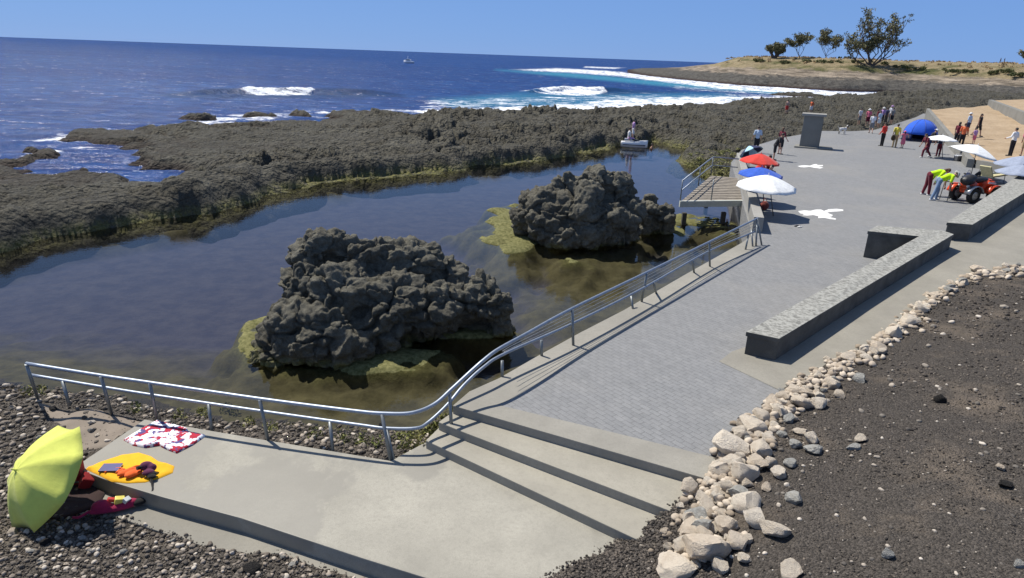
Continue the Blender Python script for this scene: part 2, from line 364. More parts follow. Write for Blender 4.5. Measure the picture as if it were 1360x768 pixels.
def mat_sea():
    n = NT('sea_water'); p = n.pos(); s = n.scalev(p, (0.42, 1.0, 1.0))
    w1 = n.noise(s, 0.16, 6, 0.62); w2 = n.noise(s, 0.75, 5, 0.65); w3 = n.noise(n.scalev(p, (0.6, 1, 1)), 3.0, 3, 0.6)
    h = n.math('ADD', n.math('MULTIPLY', w1, 2.4), n.math('ADD', n.math('MULTIPLY', w2, 0.9), n.math('MULTIPLY', w3, 0.18)))
    nr = n.bump(h, 1.0, 0.75)
    far = n.noise(n.scalev(p, (0.010, 0.030, 1)), 1.0, 5, 0.6)
    deep = n.mix(n.mrange(far, 0.35, 0.65), (0.012, 0.046, 0.170), (0.022, 0.074, 0.235))
    deep = n.mix(n.mrange(w2, 0.40, 0.62, 0.75, 0.0), deep, (0.011, 0.024, 0.095))
    teal = n.attr('teal'); deep = n.mix(teal, deep, (0.05, 0.27, 0.36))
    face = n.attr('swell'); deep = n.mix(face, deep, (0.010, 0.034, 0.085))
    fn = n.math('ADD', n.math('MULTIPLY', n.noise(n.scalev(p, (0.28, 0.75, 1)), 0.8, 6, 0.75), 1.0), n.math('MULTIPLY', n.noise(p, 2.2, 4, 0.7), 0.35))
    caps = n.mrange(n.noise(n.scalev(p, (0.22, 0.6, 1)), 0.55, 3, 0.5), 0.80, 0.84)
    foam = n.math('MAXIMUM', n.mrange(n.math('ADD', n.attr('foam'), n.math('MULTIPLY', n.math('SUBTRACT', fn, 0.67), 3.4)), 0.42, 0.95), n.math('MULTIPLY', caps, 0.5))
    dif = n.node('ShaderNodeBsdfDiffuse', {'Color': n.mix(foam, deep, (0.86, 0.88, 0.90)), 'Normal': n.bump(h, 0.5, 0.5)})
    gl = n.node('ShaderNodeBsdfGlossy', {'Roughness': 0.15, 'Normal': nr})
    fr = n.node('ShaderNodeFresnel', {'IOR': 1.33, 'Normal': nr})
    k = n.math('MULTIPLY', n.math('MINIMUM', n.math('MULTIPLY', fr.outputs[0], 0.75), 0.15), n.math('SUBTRACT', 1.0, foam))
    mx = n.node('ShaderNodeMixShader', {0: k, 1: dif.outputs[0], 2: gl.outputs[0]})
    n.n.remove(n.b); n.t.links.new(mx.outputs[0], n.out.inputs[0]); return n.m
def mat_pool():
    n = NT('pool_water'); p = n.pos()
    w1 = n.noise(n.scalev(p, (0.7, 1.0, 1)), 2.2, 4, 0.6); w2 = n.noise(n.scalev(p, (0.8, 1.2, 1)), 9, 3, 0.6)
    h = n.math('ADD', w1, n.math('MULTIPLY', w2, 0.35)); nr = n.bump(h, 0.09, 0.05)
    tr = n.node('ShaderNodeBsdfTransparent', {'Color': (0.72, 0.72, 0.69, 1)})
    gl = n.node('ShaderNodeBsdfGlossy', {'Roughness': 0.03, 'Normal': nr})
    fr = n.node('ShaderNodeFresnel', {'IOR': 1.34, 'Normal': nr})
    mx = n.node('ShaderNodeMixShader', {0: fr.outputs[0], 1: tr.outputs[0], 2: gl.outputs[0]})
    n.n.remove(n.b); n.t.links.new(mx.outputs[0], n.out.inputs[0]); return n.m
def mat_bed():
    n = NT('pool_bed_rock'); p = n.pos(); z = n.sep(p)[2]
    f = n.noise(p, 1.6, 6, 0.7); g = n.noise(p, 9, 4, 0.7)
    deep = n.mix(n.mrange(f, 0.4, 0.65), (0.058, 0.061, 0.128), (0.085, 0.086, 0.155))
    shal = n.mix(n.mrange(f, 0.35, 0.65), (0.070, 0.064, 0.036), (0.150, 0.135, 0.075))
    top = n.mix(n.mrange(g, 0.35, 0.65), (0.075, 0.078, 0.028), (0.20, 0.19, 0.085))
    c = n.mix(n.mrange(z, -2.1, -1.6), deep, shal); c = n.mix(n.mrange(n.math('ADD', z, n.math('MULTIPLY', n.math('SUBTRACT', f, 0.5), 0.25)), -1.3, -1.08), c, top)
    return n.fin(c, 0.95, n.bump(n.mix(0.5, f, g), 0.8, 0.05), spec=0.1)
def mat_headland():
    n = NT('headland_ground'); p = n.pos(); z = n.sep(p)[2]
    a = n.noise(p, 0.10, 5, 0.65); f = n.noise(p, 0.7, 5, 0.75); st = n.noise(n.scalev(p, (0.12, 0.12, 1.4)), 1.2, 4, 0.7)
    dark = n.mix(n.mrange(f, 0.35, 0.65), (0.050, 0.046, 0.042), (0.13, 0.125, 0.112))
    pale = n.mix(n.mrange(st, 0.35, 0.65), (0.10, 0.085, 0.065), (0.36, 0.30, 0.235))
    dry = n.mix(n.mrange(f, 0.35, 0.65), (0.19, 0.150, 0.088), (0.32, 0.265, 0.165))
    green = n.mix(n.mrange(f, 0.35, 0.65), (0.055, 0.065, 0.025), (0.115, 0.115, 0.048))
    zz = n.math('ADD', z, n.math('MULTIPLY', n.math('SUBTRACT', a, 0.5), 3.0)); zz = n.math('ADD', zz, n.math('MULTIPLY', n.math('SUBTRACT', f, 0.5), 2.0))
    c = n.mix(n.mrange(zz, 1.9, 2.4), dark, pale)
    dg = n.mix(n.mrange(n.noise(n.scalev(p, (1, 1, 2)), 0.07, 4, 0.6), 0.46, 0.60), dry, green)
    dg = n.mix(n.mrange(z, 7.3, 8.2), dg, dry)
    c = n.mix(n.mrange(zz, 3.9, 4.4), c, dg)
    c = n.mix(n.mrange(z, -0.9, -0.2, 0.9, 0.0), c, (0.035, 0.02, 0.018))
    return n.fin(c, 0.95, n.bump(n.math('ADD', f, n.math('MULTIPLY', st, 0.6)), 1.0, 0.8), spec=0.1)
def mat_sand():
    n = NT('beach_sand'); p = n.pos(); a = n.noise(p, 0.5, 5, 0.6); f = n.noise(p, 5, 4, 0.7); t = n.vor(p, 1.6)
    c = n.mix(n.mrange(a, 0.35, 0.65), (0.33, 0.25, 0.165), (0.41, 0.32, 0.22)); c = n.mix(n.mrange(f, 0.4, 0.7, 0, 0.4), c, (0.24, 0.16, 0.09))
    return n.fin(c, 0.95, n.bump(n.math('ADD', n.math('MULTIPLY', t, 0.7), f), 0.7, 0.10), spec=0.1)
def mat_lichen_stone():                     # basalt slabs with pale lichen on the upward faces
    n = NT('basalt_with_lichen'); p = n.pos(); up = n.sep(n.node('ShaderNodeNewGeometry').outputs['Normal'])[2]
    f = n.noise(p, 14, 5, 0.7); g = n.noise(p, 60, 3, 0.7)
    c = n.mix(n.mrange(n.noise(p, 2, 4), 0.35, 0.65), (0.085, 0.084, 0.078), (0.150, 0.147, 0.135)); c = n.mix(n.mrange(g, 0.4, 0.7, 0, 0.5), c, (0.055, 0.054, 0.05))
    l = n.math('MULTIPLY', n.mrange(n.math('ADD', f, n.math('MULTIPLY', n.vor(p, 9), 0.25)), 0.50, 0.72), n.mrange(up, 0.5, 0.9))
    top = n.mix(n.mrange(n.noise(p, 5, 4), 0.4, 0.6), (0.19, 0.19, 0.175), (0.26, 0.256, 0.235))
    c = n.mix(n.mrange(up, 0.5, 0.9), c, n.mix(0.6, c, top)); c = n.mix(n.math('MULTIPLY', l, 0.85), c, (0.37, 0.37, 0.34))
    return n.fin(c, 0.9, n.bump(n.mix(0.5, f, g), 0.6, 0.02), spec=0.2)

M_CONC = mat_concrete('step_concrete', (0.36, 0.338, 0.28)); M_KERB = mat_concrete('kerb_concrete', (0.31, 0.295, 0.255))
M_SLAB = mat_slab(); M_PAVE = mat_pavers(); M_REEF = mat_reef(k=1.0); M_BOULD = mat_reef('boulder_lava', 1.5, .085, .5); M_RAMP = mat_concrete('ramp_concrete', (0.275, 0.26, 0.22))
M_GRAVL = mat_gravel('pebble_ground', (0.075, 0.066, 0.057), (0.16, 0.142, 0.122), (0.22, 0.185, 0.145))
M_GRAVR = mat_gravel('volcanic_soil', (0.062, 0.055, 0.048), (0.135, 0.118, 0.102), (0.215, 0.175, 0.135))
M_SEA = mat_sea(); M_POOL = mat_pool(); M_BED = mat_bed(); M_HEAD = mat_headland(); M_SAND = mat_sand(); M_LICH = mat_lichen_stone()
M_GREYW = mat_concrete('grey_wall', (0.235, 0.23, 0.205)); M_PALEW = mat_concrete('pale_wall', (0.34, 0.33, 0.30))

# ============================================================ plaza, steps, slab, ledge
EDGE = [(604, 538), (626, 521), (666, 503), (715, 474.5), (772, 443), (830, 413), (914, 364), (985, 324), (1002, 313)]
PLAZA_PX = EDGE + [(994, 296), (971, 216), (985, 199), (1035, 184), (1090, 174), (1130, 174.5), (1160, 173), (1185, 166), (1216, 156), (1226, 151),
                   (1250, 153), (1310, 214), (1460, 246), (1460, 300), (1300, 330), (1264, 352), (1120, 470), (1100, 560), (1010, 600), (985, 612), (937, 634)]
PLAZA = PP(PLAZA_PX)
plaza = MB().prism(PLAZA, -2.6).build('plaza_pavement', M_PAVE); tag(plaza, kind='structure')
inner = [(1007, 326), (883, 404), (781, 470), (668, 536.5), (661, 538), (800, 571), (985, 616.5)]
ks = PP(EDGE) + np.array([0, 0, 0.006]); ki = PP(inner) + np.array([0, 0, 0.006])
out3 = [tuple(p + np.array([-0.035, 0.02, 0])) for p in ks]; fr = [tuple(np.array(P(604, 538)) + np.array([-0.03, -0.03, .006])), tuple(np.array(P(937, 634.5)) + np.array([0, -0.03, .006])), tuple(np.array(P(990, 640)) + np.array([0, -0.03, .006]))]
kerb = MB().prism([fr[0]] + out3[1:] + [tuple(k) for k in ki] + [fr[2], fr[1]], -0.16).build('kerb_strip', M_KERB, bevel=0.012); tag(kerb, kind='structure')
ST = -0.15                                  # riser
n2 = [P(582.5, 560.6, ST), P(620, 575.6, ST), P(886, 677, ST), P(960, 705, ST)]; n1 = [P(565.6, 585, 2 * ST), P(597.5, 600, 2 * ST), P(837.5, 712.5, 2 * ST), P(905, 744, 2 * ST)]
def stepmb(front, back):
    return MB().prism([tuple(p) for p in front] + [tuple(p) for p in reversed(back)], -1.5)
b2 = [Vector((p[0], p[1], ST)) for p in (P(608, 532), P(640, 540), P(937, 628), P(1000, 640))]
st2 = stepmb(n2, b2).build('middle_step', M_CONC, bevel=0.012); tag(st2, kind='structure')
b1 = [Vector((p[0], p[1] + 0.08, 2 * ST)) for p in n2]
st1 = stepmb(n1, b1).build('lower_step', M_CONC, bevel=0.012); tag(st1, kind='structure')
SZ = -0.45
slab_px = [(192, 557), (357, 585), (519, 612), (560, 590), (590, 575), (900, 690), (890, 768), (570, 769), (480, 741), (321, 688.5), (216.5, 660.5), (148, 640), (98, 621)]
SLAB = PP(slab_px, SZ); far_in = PP([(192, 553), (357, 580), (519, 606.5), (562, 582)], SZ)
slab = MB().prism([tuple(p) for p in SLAB], -1.6).build('concrete_slab', M_SLAB, bevel=0.015); tag(slab, kind='structure')
LZ = -0.69
LEDGE = PP([(95, 655), (130, 678), (158, 688), (305, 737), (369, 735), (520, 790), (640, 800), (620, 768), (480, 735), (216, 650), (100, 618)], LZ)
ledge = MB().prism([tuple(p) for p in LEDGE], -1.5).build('lower_ledge', M_RAMP, bevel=0.01); tag(ledge, kind='structure')

# ramp of plain concrete beside the benches
rl = [(972, 467, .006), (1008, 455, .006), (1120, 385, .19), (1215, 330, .33), (1262, 306, .40), (1330, 262, .42), (1460, 190, .42)]
rr = [(955, 480, .006), (1060, 530, .006), (1200, 440, .19), (1300, 385, .33), (1380, 350, .40), (1500, 320, .42), (1640, 290, .42)]
rv = []; NC = 6
for a, b in zip(rl, rr):
    pa, pb = P(*a), P(*b)
    for k in range(NC): rv.append(tuple(pa.lerp(pb, k / (NC - 1))))
ramp = mesh_np('concrete_ramp', rv, grid_faces(len(rl), NC), M_RAMP, smooth=False); tag(ramp, kind='structure')

# ============================================================ ground on the left (pebble shore) and on the right (volcanic bed)
ctl = [(-250, 505, -1.2), (0, 509, -1.23), (60, 519, -1.23), (110, 529, -1.23), (210, 551, -1.23), (300, 561, -1.23), (400, 570, -1.23), (500, 578, -1.23), (560, 574, -1.23),
       (-250, 470, -1.7), (0, 480, -1.9), (200, 510, -1.95), (400, 525, -1.95), (540, 530, -1.95),
       (20, 524, -.75), (50, 529, -.50), (120, 542, -.49), (208, 556, -.50), (356, 582, -.52), (440, 596, -.53), (517, 609, -.53), (560, 588, -.6),
       (0, 560, -.72), (0, 620, -.75), (60, 560, -.62), (110, 555, -.50), (150, 565, -.47), (165, 585, -.47), (110, 590, -.58), (98, 618, -.60), (90, 655, -.71), (0, 690, -.72), (150, 700, -.69), (300, 748, -.68), (380, 745, -.68), (420, 765, -.66),
       (-200, 600, -.7), (-200, 768, -.6), (0, 768, -.62), (200, 768, -.66), (520, 800, -.66), (200, 900, -.6), (600, 860, -.62), (300, 620, -.85), (400, 680, -.85), (200, 610, -.85), (500, 660, -.85)]
zL = TPS(PP(ctl)); 
def zLn(x, y): return zL(x, y) + 0.03 * fbm(x * 1.3, y * 1.3, 0 * x, 3, 3) + 0.012 * vnoise(x * 6, y * 6, 0 * x, 9)
gx, gy = np.meshgrid(np.linspace(-17, 0.2, 330), np.linspace(4.2, 12.8, 210)); gz = zLn(gx, gy)
gsd = sdist(SLAB, gx, gy); lsd = sdist(LEDGE, gx, gy); gz = np.where(gsd > 0.02, np.minimum(gz, -0.8), gz); gz = np.where(lsd > 0.06, np.minimum(gz, LZ - 0.06), gz)
stp = PP([(566, 583), (604, 535), (1010, 640), (860, 760)], SZ); gz = np.where(sdist(stp, gx, gy) > 0.0, -1.3, gz)
shore = mesh_np('pebble_shore', np.stack([gx, gy, gz], -1), grid_faces(*gx.shape), M_GRAVL); tag(shore, kind='structure')

epoly = PP([(52, 533), (110, 541), (195, 556), (205, 562), (160, 592), (120, 600), (105, 588), (70, 560)], -.5)
ex, ey = np.meshgrid(np.linspace(epoly[:, 0].min() - .3, epoly[:, 0].max() + .3, 110), np.linspace(epoly[:, 1].min() - .3, epoly[:, 1].max() + .3, 70)); es = sdist(epoly, ex, ey) + .10 * fbm(ex * 2.5, ey * 2.5, 0 * ex, 3, 15)
ez = zLn(ex, ey) + .022 * sstep(-.05, .12, es) - .015; ek = (es > -.05) & (sdist(SLAB, ex, ey) < -.01)
earth = mesh_np('packed_earth', np.stack([ex, ey, ez], -1), grid_faces(*ex.shape, ek[:-1, :-1] & ek[1:, :-1] & ek[:-1, 1:] & ek[1:, 1:]), mat_concrete('packed_earth_ground', (.25, .205, .16))); tag(earth, kind='structure')
ctr = [(937, 634, -.02), (945, 600, .01), (985, 560, .02), (1040, 520, .015), (1090, 487, .02), (1140, 470, .06), (1190, 430, .13), (1225, 405, .19), (1290, 366, .33), (1360, 357, .40), (1440, 350, .44),
       (1360, 450, .48), (1250, 480, .34), (1200, 560, .34), (1120, 540, .16), (1360, 600, .62), (1360, 768, .8), (1100, 640, .28), (1100, 768, .40), (1010, 640, .14), (990, 700, .15), (940, 768, .0), (960, 660, .06), (925, 660, -.08), (890, 677, -.17), (870, 695, -.26), (838, 714, -.40), (780, 745, -.445), (728, 769, -.455), (660, 800, -.46), (800, 800, -.44), (860, 740, -.30), (900, 720, -.14), (1600, 500, .7), (1700, 800, 1.0), (1000, 900, .1), (1300, 1000, .8), (700, 950, -.45)]
zR = TPS(PP(ctr), 0.01)
def zRn(x, y): return zR(x, y) + 0.022 * fbm(x * 1.6, y * 1.6, 0 * x, 4, 13) + 0.010 * vnoise(x * 9, y * 9, 0 * x, 19)
BANK_PX = [(724, 770), (780, 742), (832, 714), (868, 694), (888, 680), (925, 652), (937, 634), (948, 598), (975, 565), (1012, 540), (1048, 512), (1092, 484), (1140, 466), (1186, 430), (1222, 402), (1260, 378), (1296, 362), (1360, 355), (1500, 348), (1900, 600), (2000, 1000), (700, 1000)]
BANK = np.array([tuple(PG(u, v, zR)) for u, v in BANK_PX])
gx, gy = np.meshgrid(np.linspace(0.2, 21, 420), np.linspace(3.6, 19.5, 320)); gz = zRn(gx, gy); bs = sdist(BANK, gx, gy) + 0.07 * vnoise(gx * 4, gy * 4, 0 * gx, 5)
gz = gz + sstep(0.0, 0.25, bs) * 0.03 - sstep(0.0, 0.08, -bs) * 0.5
kp = (bs > -0.3); kf = kp[:-1, :-1] & kp[1:, :-1] & kp[:-1, 1:] & kp[1:, 1:]
bank = mesh_np('volcanic_gravel_bank', np.stack([gx, gy, gz], -1), grid_faces(*gx.shape, kf), M_GRAVR); tag(bank, kind='structure')
def zBank(x, y): return zRn(x, y) + sstep(0.0, 0.25, sdist(BANK, x, y)) * 0.03

# strip of soil and plants between plaza edge and pool
ee = [np.array(P(*q)) for q in EDGE]; sv = []
pts = [Vector(p) for p in ee]; dense = spline(pts, 12); ns = 9
for i, p in enumerate(dense):
    t = (dense[min(i + 1, len(dense) - 1)] - dense[max(i - 1, 0)]).normalized(); nrm = Vector((-t.y, t.x, 0))
    w = 0.55 + 0.45 * math.sin(i * 0.16) ** 2
    for k in range(ns):
        d = w * k / (ns - 1) * 1.5 - 0.06; z = -0.38 - 0.95 * (k / (ns - 1)) ** 1.2
        sv.append((p.x + nrm.x * d, p.y + nrm.y * d, z + 0.09 * float(vnoise(np.array([p.x * 3]), np.array([p.y * 3]), np.array([k * 0.9]), 2)[0])))
soil = mesh_np('shore_bank', sv, grid_faces(len(dense), ns), M_GRAVL); tag(soil, kind='structure')

# ============================================================ sea, pool, bed
MID = [(-400, 275), (0, 262), (120, 258), (200, 250), (430, 200), (640, 185), (850, 168), (985, 168), (1100, 160), (1300, 140), (1700, 135)]
mp = PP(MID, WATER); mid_t = mp[:, 0] / mp[:, 1]; mid_d = mp[:, 1]
T = np.tan(np.linspace(math.atan(-1.05), math.atan(1.05), 760)); d0 = np.interp(T, mid_t, mid_d)
rows = np.concatenate([np.linspace(0, 1, 520)])
dd = d0[None, :] * (900 / d0[None, :]) ** rows[:, None]
dd = np.concatenate([dd, 900 * (70000 / 900) ** (np.linspace(0, 1, 42)[1:, None]) * np.ones_like(T)[None]], 0)
sx = dd * T[None]; sy = dd
su, sv_ = proj(sx, sy, np.full_like(sx, WATER))
def pxmask(poly, feather, ys=3.0):
    q = np.array(poly, float); q[:, 1] *= ys; d = sdist(q, su, sv_ * ys); return sstep(-feather, feather, d)
foam = np.zeros_like(sx)
for poly, fe, a in [([(540, 149), (570, 143), (620, 143), (700, 140), (760, 138), (800, 132), (860, 129.5), (930, 127.5), (1000, 126.5), (1080, 127), (1130, 129.5), (1130, 136), (1000, 142), (860, 149), (700, 158), (560, 158)], 9, 1.0),
                    ([(690, 121), (730, 119), (770, 117.5), (800, 118), (806, 122), (792, 127), (740, 126)], 3, 1.1),
                    ([(680, 92.5), (740, 90.5), (800, 93.5), (830, 96), (890, 104), (975, 112), (1040, 116), (1106, 121), (1200, 123.5), (1215, 127), (1110, 128), (1040, 124), (960, 119), (880, 109), (825, 102), (760, 97), (715, 95)], 3.5, 1.0),
                    ([(304, 121.5), (415, 120.5), (417, 125), (388, 127), (330, 126)], 2.2, 1.2),
                    ([(50, 186), (80, 178), (115, 183), (150, 180), (150, 192), (80, 191)], 7, 0.75), ([(10, 213), (28, 202), (60, 196), (82, 200), (60, 207)], 6, 0.8),
                    ([(140, 178), (250, 160), (330, 152), (440, 145), (440, 153), (350, 162), (250, 172)], 9, 0.62),
                    ([(776, 88), (830, 90), (815, 92), (775, 90)], 2, 0.9), ([(560, 134), (700, 129), (860, 125), (900, 128), (700, 140), (560, 146)], 8, 0.56),
                    ([(440, 147), (540, 144), (560, 150), (440, 155)], 7, 0.66), ([(1000, 127), (1090, 131), (1130, 132), (1130, 140), (1000, 136)], 4, 0.8),
                    ([(880, 112), (1000, 121), (1100, 126), (1000, 126), (900, 119)], 4, 0.5)]:
    foam = np.maximum(foam, .78 * a * pxmask(poly, fe * 1.5))
teal = np.maximum(0.36 * pxmask([(575, 132), (690, 124), (800, 124), (960, 124), (1000, 132), (800, 142), (600, 144)], 14), 0.6 * pxmask([(660, 93), (760, 97), (900, 110), (1060, 124), (1190, 127), (1040, 126), (880, 114), (720, 99)], 8))
swell = 0.5 * pxmask([(195, 127), (230, 123.5), (300, 122), (420, 121), (470, 123), (540, 128), (470, 130), (330, 131), (230, 130)], 5)
swell = np.maximum(swell, 0.5 * pxmask([(795, 121), (812, 118.5), (850, 119.5), (900, 123), (850, 125), (800, 127)], 4))
w = PP([(190, 126.5), (300, 125), (420, 124.5), (550, 128)], WATER); w2 = PP([(680, 124), (760, 121.5), (850, 122)], WATER)
near = np.clip(1 - sy / 700, 0, 1)
def ridge(line, wid, h):
    ln = np.array(line)[:, :2]; yl = np.interp(sx, ln[:, 0], ln[:, 1]); x0, x1 = ln[0, 0], ln[-1, 0]
    e = sstep(x0, x0 + 0.25 * (x1 - x0), sx) * (1 - sstep(x1 - 0.25 * (x1 - x0), x1, sx)); k = (sy - yl) / wid
    return h * e * np.where(k < 0, np.exp(-(k / 0.45) ** 2), np.exp(-(k / 1.6) ** 2))
sz = WATER + near * (0.10 * fbm(sx * 0.18, sy * 0.42, 0 * sx, 3, 31)) + ridge(w, 2.6, 0.85) + ridge(w2, 3.0, 0.9) + 0.25 * np.clip(foam - 0.3, 0, 1) * (0.5 + fbm(sx * 0.7, sy * 0.7, 0 * sx, 3, 33))
edge_in = sstep(0, 0.05, rows)[:, None]; sz[:520] = WATER - 0.02 + (sz[:520] - WATER) * edge_in
sea = mesh_np('sea', np.stack([sx, sy, sz], -1), grid_faces(*sx.shape), M_SEA, attrs={'foam': foam, 'teal': teal, 'swell': swell}); tag(sea, kind='structure')
pool_line = PP([(u, v) for u, v in MID[:8]], WATER); pv = [tuple(p) for p in pool_line] + [tuple(P(1020, 168, WATER)), (9.5, 22.6, WATER), (-0.4, 9.6, WATER), (-1.6, 9.1, WATER), (-30, 9.1, WATER)]
pme = bpy.data.meshes.new('tidal_pool'); pme.from_pydata(pv, [], [tuple(reversed(range(len(pv))))]); pme.update()
if pme.polygons[0].normal.z < 0: pme.flip_normals()
pool = link('tidal_pool', pme, M_POOL); tag(pool, kind='structure')

# ---- reef
NEAR = [(-300, 385), (-120, 362), (0, 338), (60, 320), (130, 304), (220, 293), (300, 281), (345, 263), (400, 251), (455, 241), (520, 236), (640, 223), (720, 213), (800, 200), (830, 192), (880, 189), (905, 195), (913, 203), (911, 212), (925, 224), (945, 232), (990, 244)]
FAR = [(1400, 160), (1700, 150), (1700, 118), (1400, 118), (1240, 122), (1205, 125.5), (1130, 130.5), (1060, 134), (1000, 139), (930, 143), (860, 146), (760, 152), (640, 155), (545, 155), (500, 150.5), (440, 151), (428, 160), (340, 167), (290, 171), (250, 168), (160, 178), (82, 178), (78, 186), (142, 192), (135, 198), (90, 204), (45, 204), (20, 214), (0, 219), (-200, 255), (-400, 290)]
reef_poly = PP(NEAR + FAR, WATER); near_line = PP(NEAR, WATER)
TT = np.tan(np.linspace(math.atan(-1.06), math.atan(1.12), 1100)); DD = 17.5 * (235 / 17.5) ** np.linspace(0, 1, 460)
rx = DD[:, None] * TT[None]; ry = DD[:, None] * np.ones_like(TT)[None]
wk = 0.5 + 0.6 * sstep(30, 60, ry); wx = rx + wk * fbm(rx * 0.5, ry * 0.5, 0 * rx, 3, 41); wy = ry + wk * fbm(rx * 0.5, ry * 0.5, 0 * rx + 5, 3, 42)
sd = sdist(reef_poly, wx, wy); dn = ldist(near_line, wx, wy)
isl = np.full_like(sd, -99.0)
for (u, v, ru, rv_) in [(262, 157.5, 17, 2.0), (340, 155.5, 26, 1.8), (388, 154.5, 16, 1.6), (60, 201, 16, 2.5), (98, 183.5, 16, 2.6), (747, 90.5, 9, 0.9), (1060, 127.5, 26, 0.8)]:
    c = P(u, v, WATER); a = abs(P(u + ru, v, WATER).x - c.x); b = abs(P(u, v - rv_, WATER).y - c.y); isl = np.maximum(isl, (1 - np.sqrt(((wx - c.x) / a) ** 2 + ((wy - c.y) / b) ** 2)) * min(a, b))
for hole in ([(47, 223), (75, 212), (110, 204), (140, 207), (144, 214), (110, 220), (85, 223), (75, 232), (60, 227)], [(148, 219), (165, 220), (168, 225), (158, 229)], [(186, 232), (215, 228), (238, 236), (226, 245), (200, 246)], [(120, 198), (142, 195), (148, 205), (118, 206)], [(405, 156), (430, 153), (430, 163), (402, 163)]):
    sd = np.minimum(sd, -sdist(PP(hole, WATER), wx, wy) - 1.2)
sd = np.maximum(sd, isl)
led = .55 * sstep(-.15, .35, fbm(rx * .28, ry * .28, 0 * rx, 3, 59)) * sstep(6, 3, dn); sd0 = sd; sd = sd - led
base = sstep(-0.3, 0.8, sd) * 0.60 + sstep(0.3, 5.0, sd) * 0.26 + 0.35 * sstep(-0.15, 0.5, fbm(rx * 0.07, ry * 0.16, 0 * rx, 4, 55)) * sstep(1, 6, sd)
seaward = np.clip((sd - 0) / 6, 0, 1)
rid = np.exp(-((dn - 1.4) / 1.1) ** 2) * 0.42 * (sd > 0)
ux = wx + .35 * fbm(rx * 1.4, ry * 1.4, 0 * rx, 3, 48); uy = wy + .35 * fbm(rx * 1.4, ry * 1.4, 0 * rx + 7, 3, 49)
f1, f2, i1 = worley2(ux / 4.2, uy / 3.0, 1, True); blk = (i1 - .5) * .75 * sstep(0, .3, f2 - f1) - .34 * (1 - sstep(.02, .22, f2 - f1))
g1, g2, i2 = worley2(ux / 1.35, uy / 1.0, 2, True); blk = blk + (i2 - .5) * .30 * sstep(0, .4, g2 - g1) - .14 * (1 - sstep(.02, .30, g2 - g1)) + .10 * np.sqrt(np.clip(1 - (g1 / .9) ** 2, 0, 1))
h1, h2, i3 = worley2(ux / .48, uy / .42, 3, True); l2 = np.sqrt(np.clip(1 - (h1 / .85) ** 2, 0, 1)); blk = blk + (i3 - .5) * .07 * sstep(0, .5, h2 - h1) + .055 * l2
big = fbm(rx * 0.13, ry * 0.13, 0 * rx, 4, 44)
up = sstep(-0.3, 1.5, sd)
ru_ = proj(rx, ry, WATER + 0 * rx)[0]
rz = WATER - 0.55 + 0.5 * sstep(-0.6, 0.0, sd) + base + rid + up * (blk * (0.45 + 0.85 * sstep(-.35, .35, fbm(rx * .16, ry * .16, 0 * rx, 3, 58))) - 0.05 + 0.26 * big + 0.16 * fbm(rx * 0.9, ry * 0.9, 0 * rx, 4, 46) + 0.03 * vnoise(rx * 5.5, ry * 5.5, 0 * rx, 47)) * (0.6 + 0.4 * sstep(0, 4, sd))
rz = np.maximum(rz, WATER - .08 + .13 * sstep(-.25, .1, sd0) + .04 * vnoise(rx * 3, ry * 3, 0 * rx, 60)) - 3 * (sd0 < -.25) * 0
rz = np.where(sd0 < -.2, np.minimum(rz, WATER - .2), rz) - 1.5 * sstep(-0.35, -1.4, sd0); sd = sd0
rz = rz + sstep(60, 110, ry) * sstep(2, 10, sd) * 0.25
rz = rz + sstep(1100, 1200, proj(rx, ry, WATER + 0 * rx)[0]) * sstep(2, 12, sd) * 0.35
lowl = np.maximum(sstep(330, 60, ru_), 0.5 * sstep(560, 420, ru_)) * sstep(4, 13, dn); rz = rz - up * lowl * np.clip(rz - WATER - 0.22, 0, 2) * 0.66
pin = sdist(PLAZA, rx, ry); rz = np.where(pin > -0.5, np.minimum(rz, 0.0 - 0.35 * sstep(-0.5, 0.2, pin) + 0.12 * l2 * (pin < 0)), rz)
deckzone = sdist(PP([(895, 285), (900, 250), (940, 226), (990, 226), (1010, 300)]), rx, ry); rz = np.where(deckzone > 0, np.minimum(rz, -0.65), rz)
alg = np.clip(1.35 - (rz - WATER) / 0.30, 0, 1) * sstep(9, 2, dn) * sstep(-1, 0.2, sd); alg = np.maximum(alg, 0.75 * sstep(-.5, .5, sdist(PP([(905, 196), (985, 190), (990, 245), (925, 226)], -0.6), rx, ry)) * sstep(0.62, 0.25, rz - WATER))
alg = np.maximum(alg, 0.5 * sstep(6, 1.5, dn) * sstep(0.35, 0.6, vnoise(rx * 0.6, ry * 0.6, 0 * rx, 77)) * (rx > -12) * sstep(.7, .3, rz - WATER))
wet = np.clip(1 - (rz - WATER) / 0.5, 0, 1) * sstep(4, 10, dn)
kp = (sd > -1.6) & (pin < 0.8); kf = kp[:-1, :-1] | kp[1:, :-1] | kp[:-1, 1:] | kp[1:, 1:]
reef = mesh_np('lava_reef', np.stack([rx, ry, rz], -1), grid_faces(*rx.shape, kf), M_REEF, attrs={'algae': alg, 'wet': wet}); tag(reef, kind='structure')

